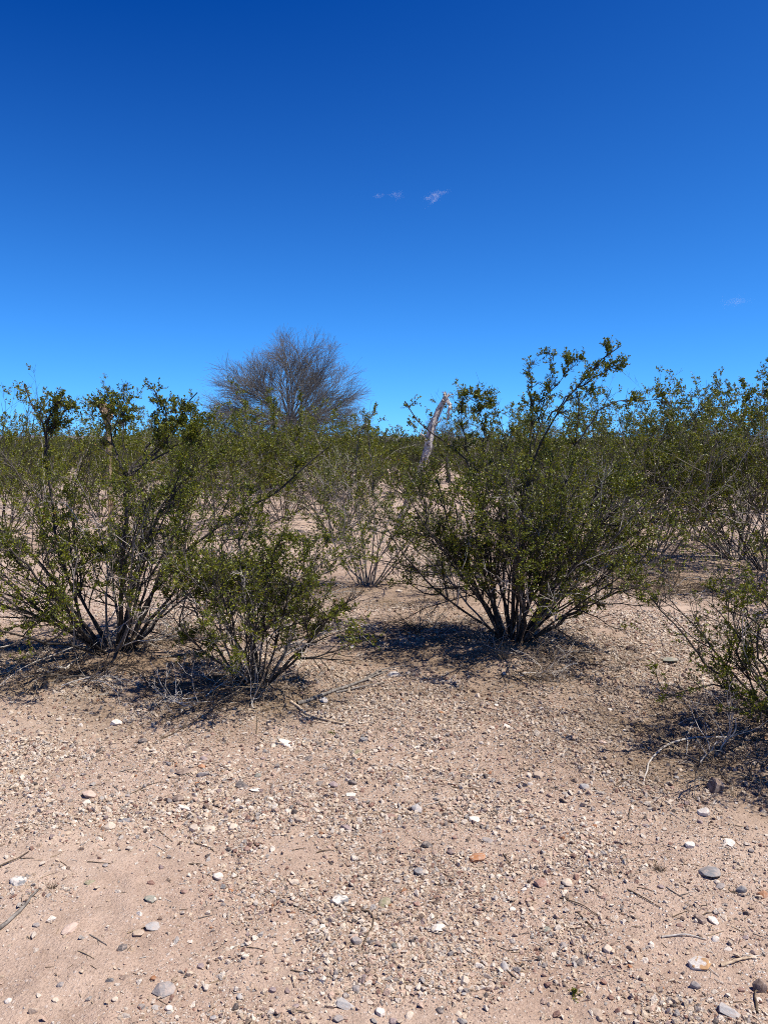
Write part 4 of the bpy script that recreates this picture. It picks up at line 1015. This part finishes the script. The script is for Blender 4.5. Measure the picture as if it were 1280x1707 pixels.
STICKS = [
 ('fallen_twig', 'forked grey stick at the left edge, above the thicker one', [(-14, 1456), (25, 1437), (48, 1421)], .0050, 'dead_dark', [[(34, 1433), (56, 1432)]]),
 ('fallen_branch', 'thick broken grey branch entering at the left edge', [(-20, 1568), (20, 1534), (45, 1511), (63, 1487)], .0085, 'bark_grey', []),
 ('fallen_twig', 'thin dark bent twig at middle left', [(215, 1326), (245, 1311), (270, 1303), (282, 1307)], .0030, 'dead_dark', []),
 ('fallen_twig', 'short dark twig on bare soil below the row of three stones', [(316, 1404), (340, 1411), (357, 1421)], .0035, 'dead_dark', []),
 ('bark_curl', 'curl of brown bark bent like a hook in the lower centre', [(580, 1522), (605, 1518), (624, 1530), (622, 1550), (610, 1562), (604, 1586)], .0055, 'dead_dark', []),
 ('fallen_twig', 'crooked twig right of the upright pale grey stone', [(726, 1330), (738, 1349), (757, 1357), (745, 1352)], .0032, 'dead_dark', []),
 ('fallen_twig', 'wavy twig left of the knobbly white stone', [(757, 1345), (770, 1362), (780, 1376), (792, 1380)], .0034, 'dead_dark', []),
 ('fallen_twig', 'long twig lying beside the shaded gravel in the centre right', [(752, 1312), (790, 1316), (812, 1330), (815, 1340)], .0032, 'dead_dark', []),
 ('fallen_branch', 'grey fallen branch lying right of the front bush', [(495, 1176), (545, 1160), (600, 1141), (648, 1120)], .014, 'bark_grey', [[(560, 1156), (600, 1150), (640, 1140)], [(590, 1145), (640, 1118), (690, 1110)]]),
 ('driftwood', 'cream split driftwood piece in front of the front bush', [(486, 1172), (515, 1196), (555, 1206), (597, 1213)], .010, 'drift', [[(500, 1190), (520, 1206), (548, 1208)]]),
 ('fallen_branch', 'bleached dead branch arching through the right shadow', [(1212, 1231), (1150, 1231), (1110, 1246), (1082, 1272), (1072, 1310)], .0075, 'dead', [[(1143, 1232), (1155, 1208), (1176, 1186)], [(1146, 1233), (1144, 1266)], [(1180, 1238), (1183, 1258), (1166, 1266)]]),
 ('fallen_twig', 'dark twig curving left of the brown boulder', [(1022, 1322), (1026, 1310), (1045, 1300), (1070, 1294)], .0040, 'dead_dark', []),
 ('fallen_twig', 'dark twig below the reddish ground at right', [(1048, 1366), (1050, 1348), (1056, 1340)], .0038, 'dead_dark', [[(1048, 1366), (1034, 1380)]]),
 ('fallen_twig', 'long straight dark twig at lower right, upper left of a pair', [(934, 1498), (965, 1509), (1002, 1532)], .0034, 'dead_dark', []),
 ('fallen_twig', 'straight twig below the dark clod at right', [(1045, 1484), (1075, 1500), (1101, 1514)], .0036, 'dead_dark', [[(1062, 1480), (1098, 1490)]]),
 ('fallen_twig', 'pale twig lying level at lower right', [(1102, 1564), (1130, 1561), (1177, 1568)], .0048, 'dead', []),
 ('fallen_twig', 'short dark twig, lower right of the long straight one', [(963, 1522), (975, 1536), (990, 1551)], .0034, 'dead_dark', []),
 ('fallen_twig', 'pale root-like stick right of the stained white rock', [(1200, 1612), (1225, 1606), (1256, 1598)], .0060, 'drift', []),
 ('fallen_twig', 'slanting twig right of the brick-red stone', [(838, 1424), (848, 1440), (856, 1455)], .0034, 'dead_dark', []),
 ('fallen_twig', 'crooked twig above the brick-red stone, toward the right', [(714, 1441), (735, 1456), (757, 1467)], .0033, 'dead_dark', [[(755, 1467), (763, 1449)]]),
 ('fallen_twig', 'long grey branching twig left of the front bush', [(255, 1242), (320, 1206), (365, 1182), (402, 1160)], .0042, 'dead_dark', [[(322, 1206), (312, 1218), (304, 1232)], [(300, 1216), (270, 1214)]]),
 ('fallen_twig', 'twig curving below the tall left bush', [(200, 1112), (165, 1142), (160, 1158), (176, 1172)], .0060, 'dead_dark', []),
 ('fallen_twig', 'kinked root-like twig right of the left bush foot', [(222, 1118), (248, 1138), (247, 1154), (238, 1166)], .0060, 'dead_dark', [[(240, 1160), (268, 1180), (272, 1205)]]),
 ('fallen_twig', 'bleached stick leaning at the foot of the left bush', [(108, 1118), (130, 1100), (150, 1092)], .0080, 'dead', []),
 ('fallen_twig', 'upright-looking dark stick below the front bush', [(427, 1228), (428, 1210), (428, 1194)], .0040, 'dead_dark', []),
 ('fallen_twig', 'pale curved grass stalk left of the chalky stone', [(160, 1232), (178, 1236), (200, 1234)], .0028, 'straw', []),
 ('fallen_twig', 'curled twig right of the foot of the biggest bush', [(900, 1095), (925, 1098), (922, 1112), (905, 1116)], .0070, 'dead_dark', []),
 ('fallen_twig', 'dark twig on the open ground below the biggest bush', [(698, 1155), (697, 1180), (700, 1195)], .0038, 'dead_dark', [[(698, 1172), (680, 1185)]]),
 ('fallen_twig', 'thin grey twig at the bottom right corner', [(1262, 1690), (1258, 1660), (1272, 1640)], .0050, 'dead_dark', []),
 ('fallen_branch', 'long low branch lying in front of the left bush toward the right', [(262, 1098), (310, 1092), (360, 1086), (400, 1083)], .0075, 'bark_grey', [[(300, 1093), (330, 1110)]]),
 ('fallen_twig', 'thin twig curving on the soil left of the brown stone', [(590, 1360), (660, 1355), (700, 1372), (712, 1380)], .0026, 'dead_dark', []),
]
for i, (nm, lb, pts, r, mt, fk) in enumerate(STICKS):
    ground_stick(nm, lb, pts, r * (0.72 if r < .006 else 0.9), mt, 0.7, fk, 'fallen twigs and branches', 'branch' if nm in ('fallen_branch', 'driftwood') else 'bark' if nm == 'bark_curl' else 'twig')
for i in range(190):
    u, v = 1280 * rngS.uniform() ** 0.8, 1090 + 610 * rngS.uniform() ** 1.15
    px = rngS.uniform(12, 42); a = rngS.uniform(-0.6, 0.9)
    p2 = (u + px * math.cos(a) * .5 + rngS.normal() * 1.2, v + px * math.sin(a) * .36 + rngS.normal() * 1.2); p3 = (u + px * math.cos(a), v + px * math.sin(a) * .7)
    zone = ('left' if u < 430 else 'middle' if u < 860 else 'right') + (' nearest foreground' if v > 1400 else ' foreground before the bushes')
    mt = ['dead_dark', 'dead_dark', 'dead_dark', 'dead', 'bark_grey', 'straw'][int(rngS.integers(0, 6))]
    kin = {'dead_dark': 'thin dark twig bit', 'dead': 'thin bleached twig bit', 'bark_grey': 'thin grey twig bit', 'straw': 'thin straw-coloured stalk bit'}[mt]
    ground_stick('twig', kin + ' lying in the ' + zone, [(u, v), p2, p3], rngS.uniform(.0011, .0024), mt, 0.7, ([p2, (p2[0] + px * .3 * math.cos(a + .7), p2[1] + px * .25 * math.sin(a + .7))],) if i % 3 == 0 else (), kin + 's ' + zone, seed=i)

# fine litter: leaf bits, splinters, straw
rngL = np.random.default_rng(12)
def litter():
    n = 130000
    x = rngL.uniform(-4.2, 4.2, n); y = 1.5 + 7.0 * rngL.uniform(size=n) ** 0.8
    w = np.full(n, 0.18) + 0.6 * np.clip(vnoise(x, y, 2.0, 71) - 0.5, 0, 1)
    w = np.maximum(w, litter_shade_mask(x, y) * 1.1)
    w = w * (1 - 0.8 * sandy_mask(x, y)); k = rngL.uniform(size=n) < w
    x, y = x[k], y[k]; n = len(x)
    l = rngL.uniform(.005, .030, n) * (0.7 + 0.12 * y); a = rngL.uniform(0, 6.28, n); r = rngL.uniform(.0006, .0016, n) * (.8 + .12 * y)
    dx, dy = np.cos(a) * l, np.sin(a) * l
    z = ground_h(x, y) + r; z2 = ground_h(x + dx, y + dy) + r + rngL.uniform(0, .008, n) * (rngL.uniform(size=n) < .3)
    mid = np.stack([x + dx * .5 - dy * .1, y + dy * .5 + dx * .1, (z + z2) / 2 + .001], 1)
    P = np.stack([np.stack([x, y, z], 1), mid, np.stack([x + dx, y + dy, z2], 1)], 1)
    return tubes(P[:, [0, 2]], r[:, None] * np.array([1, .7])[None], 3) + (n,)
V, F, n = litter()
mi = np.repeat(rngL.choice(3, n, p=[.6, .2, .2]), 3)
lo = obj('leaf_litter', make_mesh('leaf_litter', V, F, [M['dead_dark'], M['straw'], M['dead']], True, mi=mi))
tag(lo, 'fine dry litter of twig splinters and leaf bits round the bushes', 'litter', kind='stuff')

# ------------------------------------------------------------------ dead brush, tufts, sprouts
def dead_brush(label, u, v, w, h, n, seed):
    rng = np.random.default_rng(seed); p = on_ground(u, v); root = empty('dead_brush', p); tag(root, label, 'brush')
    st = np.stack([rng.uniform(-w, w, n) * .6, rng.uniform(-.35, .35, n), np.full(n, 0.0)], 1)
    az = rng.uniform(0, 6.28, n); d = np.stack([np.cos(az), np.sin(az) * .6, rng.uniform(.25, 1.0, n)], 1)
    P0 = walk(rng, st, d, rng.uniform(.35, .8, n) * w, 12, .14, -0.075); P0[:, :, 2] = np.maximum(P0[:, :, 2], 0.005) * h
    L0 = Level(P0, np.linspace(.0045, .002, 12)[None] * np.ones((n, 1)), np.arange(n), np.ones(n))
    L1 = children(rng, L0, 5, (.15, 1), (.12, .38), (R(20), R(65)), 7, .18, -.03, .003, .0015)
    L1.P[:, :, 2] = np.maximum(L1.P[:, :, 2], 0.004)
    L2 = children(rng, L1, 3, (.2, 1), (.05, .16), (R(20), R(65)), 4, .2, 0, .002, .0012)
    for s in range(n):
        V, F = merge([tubes(*sel(L0, s), 5), tubes(*sel(L1, s), 3), tubes(*sel(L2, s), 3)])
        obj('dead_branch', make_mesh('dead_branch', V, F, M[('bark_grey', 'dead', 'dead_dark', 'dead_dark', 'straw')[int(rng.integers(0, 5))]], True), root)
dead_brush('low tangle of dead grey twigs right of the biggest bush', 1115, 985, .75, 1.0, 34, 31)
dead_brush('grey dead twig heap under the tangled bush at the right edge', 1150, 915, .9, 1.1, 26, 32)
dead_brush('small heap of dead twigs at the foot of the front bush', 395, 1165, .42, .6, 22, 33)
dead_brush('dead twigs spreading between the left and the front bush', 315, 1060, .55, .8, 20, 34)
dead_brush('dead twigs lying in the shade under the right-edge bush', 1235, 1262, .45, .6, 18, 35)

dead_brush('fringe of dead twigs round the foot of the tall left bush', 165, 1118, .55, .45, 24, 36)
dead_brush('fringe of dead twigs round the foot of the biggest bush', 905, 1100, .5, .4, 20, 37)
dead_brush('dead twigs lying in the shade left of the biggest bush', 690, 1050, .6, .3, 18, 38)

def tuft(name, label, u, v, h, n, mat, cat, seed, spread=.6, leafy=False):
    rng = np.random.default_rng(seed); p = on_ground(u, v); root = empty(name, p); tag(root, label, cat)
    az = rng.uniform(0, 6.28, n); t = rng.uniform(.1, 1, n) * spread
    d = np.stack([np.sin(t) * np.cos(az), np.sin(t) * np.sin(az), np.cos(t)], 1)
    P = walk(rng, np.stack([np.cos(az), np.sin(az), az * 0], 1) * rng.uniform(0, .25 * h, n)[:, None] - np.array([0, 0, .004]), d, h * rng.uniform(.5, 1.1, n), 6, .12, -.03)
    Rr = np.linspace(1, .3, 6)[None] * np.full((n, 1), 0.0011 if not leafy else .0009)
    V, F = tubes(P, Rr, 3); b_ = obj('blades', make_mesh('blades', V, F, M[mat], True), root); b_['kind'] = 'stuff'
    if leafy:
        V, F, var = leaves_on(rng, Level(P, Rr, np.arange(n), np.ones(n)), 8, .009, .2)
        f = obj('foliage', make_mesh('foliage', V, F, M['leaf'], False, {'var': var}), root); f['kind'] = 'stuff'
tuft('dry_grass_tuft', 'pale dry grass tuft at the foot of the biggest bush', 838, 1098, .13, 90, 'straw', 'grass', 1, .9)
tuft('dry_grass_tuft', 'pale dry grass tuft beyond the low right branch of the biggest bush', 1035, 982, .18, 90, 'straw', 'grass', 2, .9)
tuft('dry_grass_tuft', 'thin straw tuft beside the brown boulder', 1226, 1328, .07, 24, 'straw', 'grass', 3, 1.0)
tuft('dry_grass_tuft', 'tiny dark dried tuft on the bare soil at lower left', 88, 1482, .03, 34, 'dead_dark', 'grass', 4, 1.3)
tuft('dry_grass_tuft', 'dark dried tuft near the slate slab', 1098, 1452, .035, 60, 'dead_dark', 'grass', 5, 1.4)
tuft('dry_grass_tuft', 'wispy dead tuft left of the grey-green slab', 1020, 1120, .10, 26, 'dead', 'grass', 9, 1.1)
tuft('green_sprout', 'tiny green sprout near the bottom edge', 960, 1659, .026, 9, 'dead_dark', 'plant', 6, 1.0, True)
tuft('green_sprout', 'little green herb on the bare soil at the left edge', 10, 1056, .11, 14, 'dead_dark', 'plant', 7, .8, True)
tuft('green_sprout', 'tiny yellow-green sprout under the cream driftwood', 554, 1224, .03, 8, 'straw', 'plant', 8, 1.0, True)

# ------------------------------------------------------------------ wisps of cloud
cm, cnt_, cp_ = nmat('cloud_vapour')
cp_.inputs['Base Color'].default_value = (0.92, 0.93, 0.95, 1); cp_.inputs['Roughness'].default_value = 1.0; cp_.inputs['Specular IOR Level'].default_value = 0.0
ct_ = cnt_.nodes.new('ShaderNodeBsdfTranslucent'); ct_.inputs['Color'].default_value = (0.92, 0.93, 0.95, 1)
cx_ = cnt_.nodes.new('ShaderNodeMixShader'); cnt_.links.new(cp_.outputs[0], cx_.inputs[1]); cnt_.links.new(ct_.outputs[0], cx_.inputs[2])
cnt_.links.new(cx_.outputs[0], cnt_.nodes['Material Output'].inputs['Surface'])
def cloud(label, u, v, w, h, seed, n):
    """a loose drift of tiny vapour flecks, far beyond the plain"""
    rng = np.random.default_rng(seed); D = 2400.0; p = at_depth(u, v, D); k = D / FPX
    pts = []
    for q in range(7):
        c = rng.normal(size=3) * np.array([w * .20, w * .15, h * .20]) * k; a_ = rng.normal(0.35, 0.5); ln = rng.uniform(.25, .6) * w * k
        m = int(n / 7 * rng.uniform(.4, 1.6)); t = rng.normal(0, .32, m)
        pts.append(c + np.stack([np.cos(a_) * t * ln, rng.normal(0, 4, m), np.sin(a_) * t * ln], 1) + rng.normal(size=(m, 3)) * np.array([4.2, 5.0, 3.0]) * (w / 34))
    P = np.concatenate(pts); m = len(P)
    e1 = norm(rng.normal(size=(m, 3))); e2 = norm(np.cross(e1, rng.normal(size=(m, 3)))); sz = rng.uniform(.10, .26, m)[:, None]
    V = np.stack([P - e1 * sz, P + e2 * sz, P + e1 * sz, P - e2 * sz], 1).reshape(-1, 3)
    o = obj('cloud', make_mesh('cloud', V, np.arange(m * 4).reshape(-1, 4), cm), None, p)
    tag(o, label, 'cloud', 'wisps of cloud', 'thing')
cloud('brightest tiny wisp of cloud in the blue sky, above the leaning trunk', 724, 325, 30, 22, 1, 4600)
cloud('faint wisp of cloud left beside the brightest one', 658, 325, 24, 12, 2, 700)
cloud('faintest leftmost speck of cloud', 632, 327, 16, 10, 3, 380)
cloud('thin faint wisp of cloud low at the right edge of the sky', 1232, 504, 44, 10, 4, 1300)
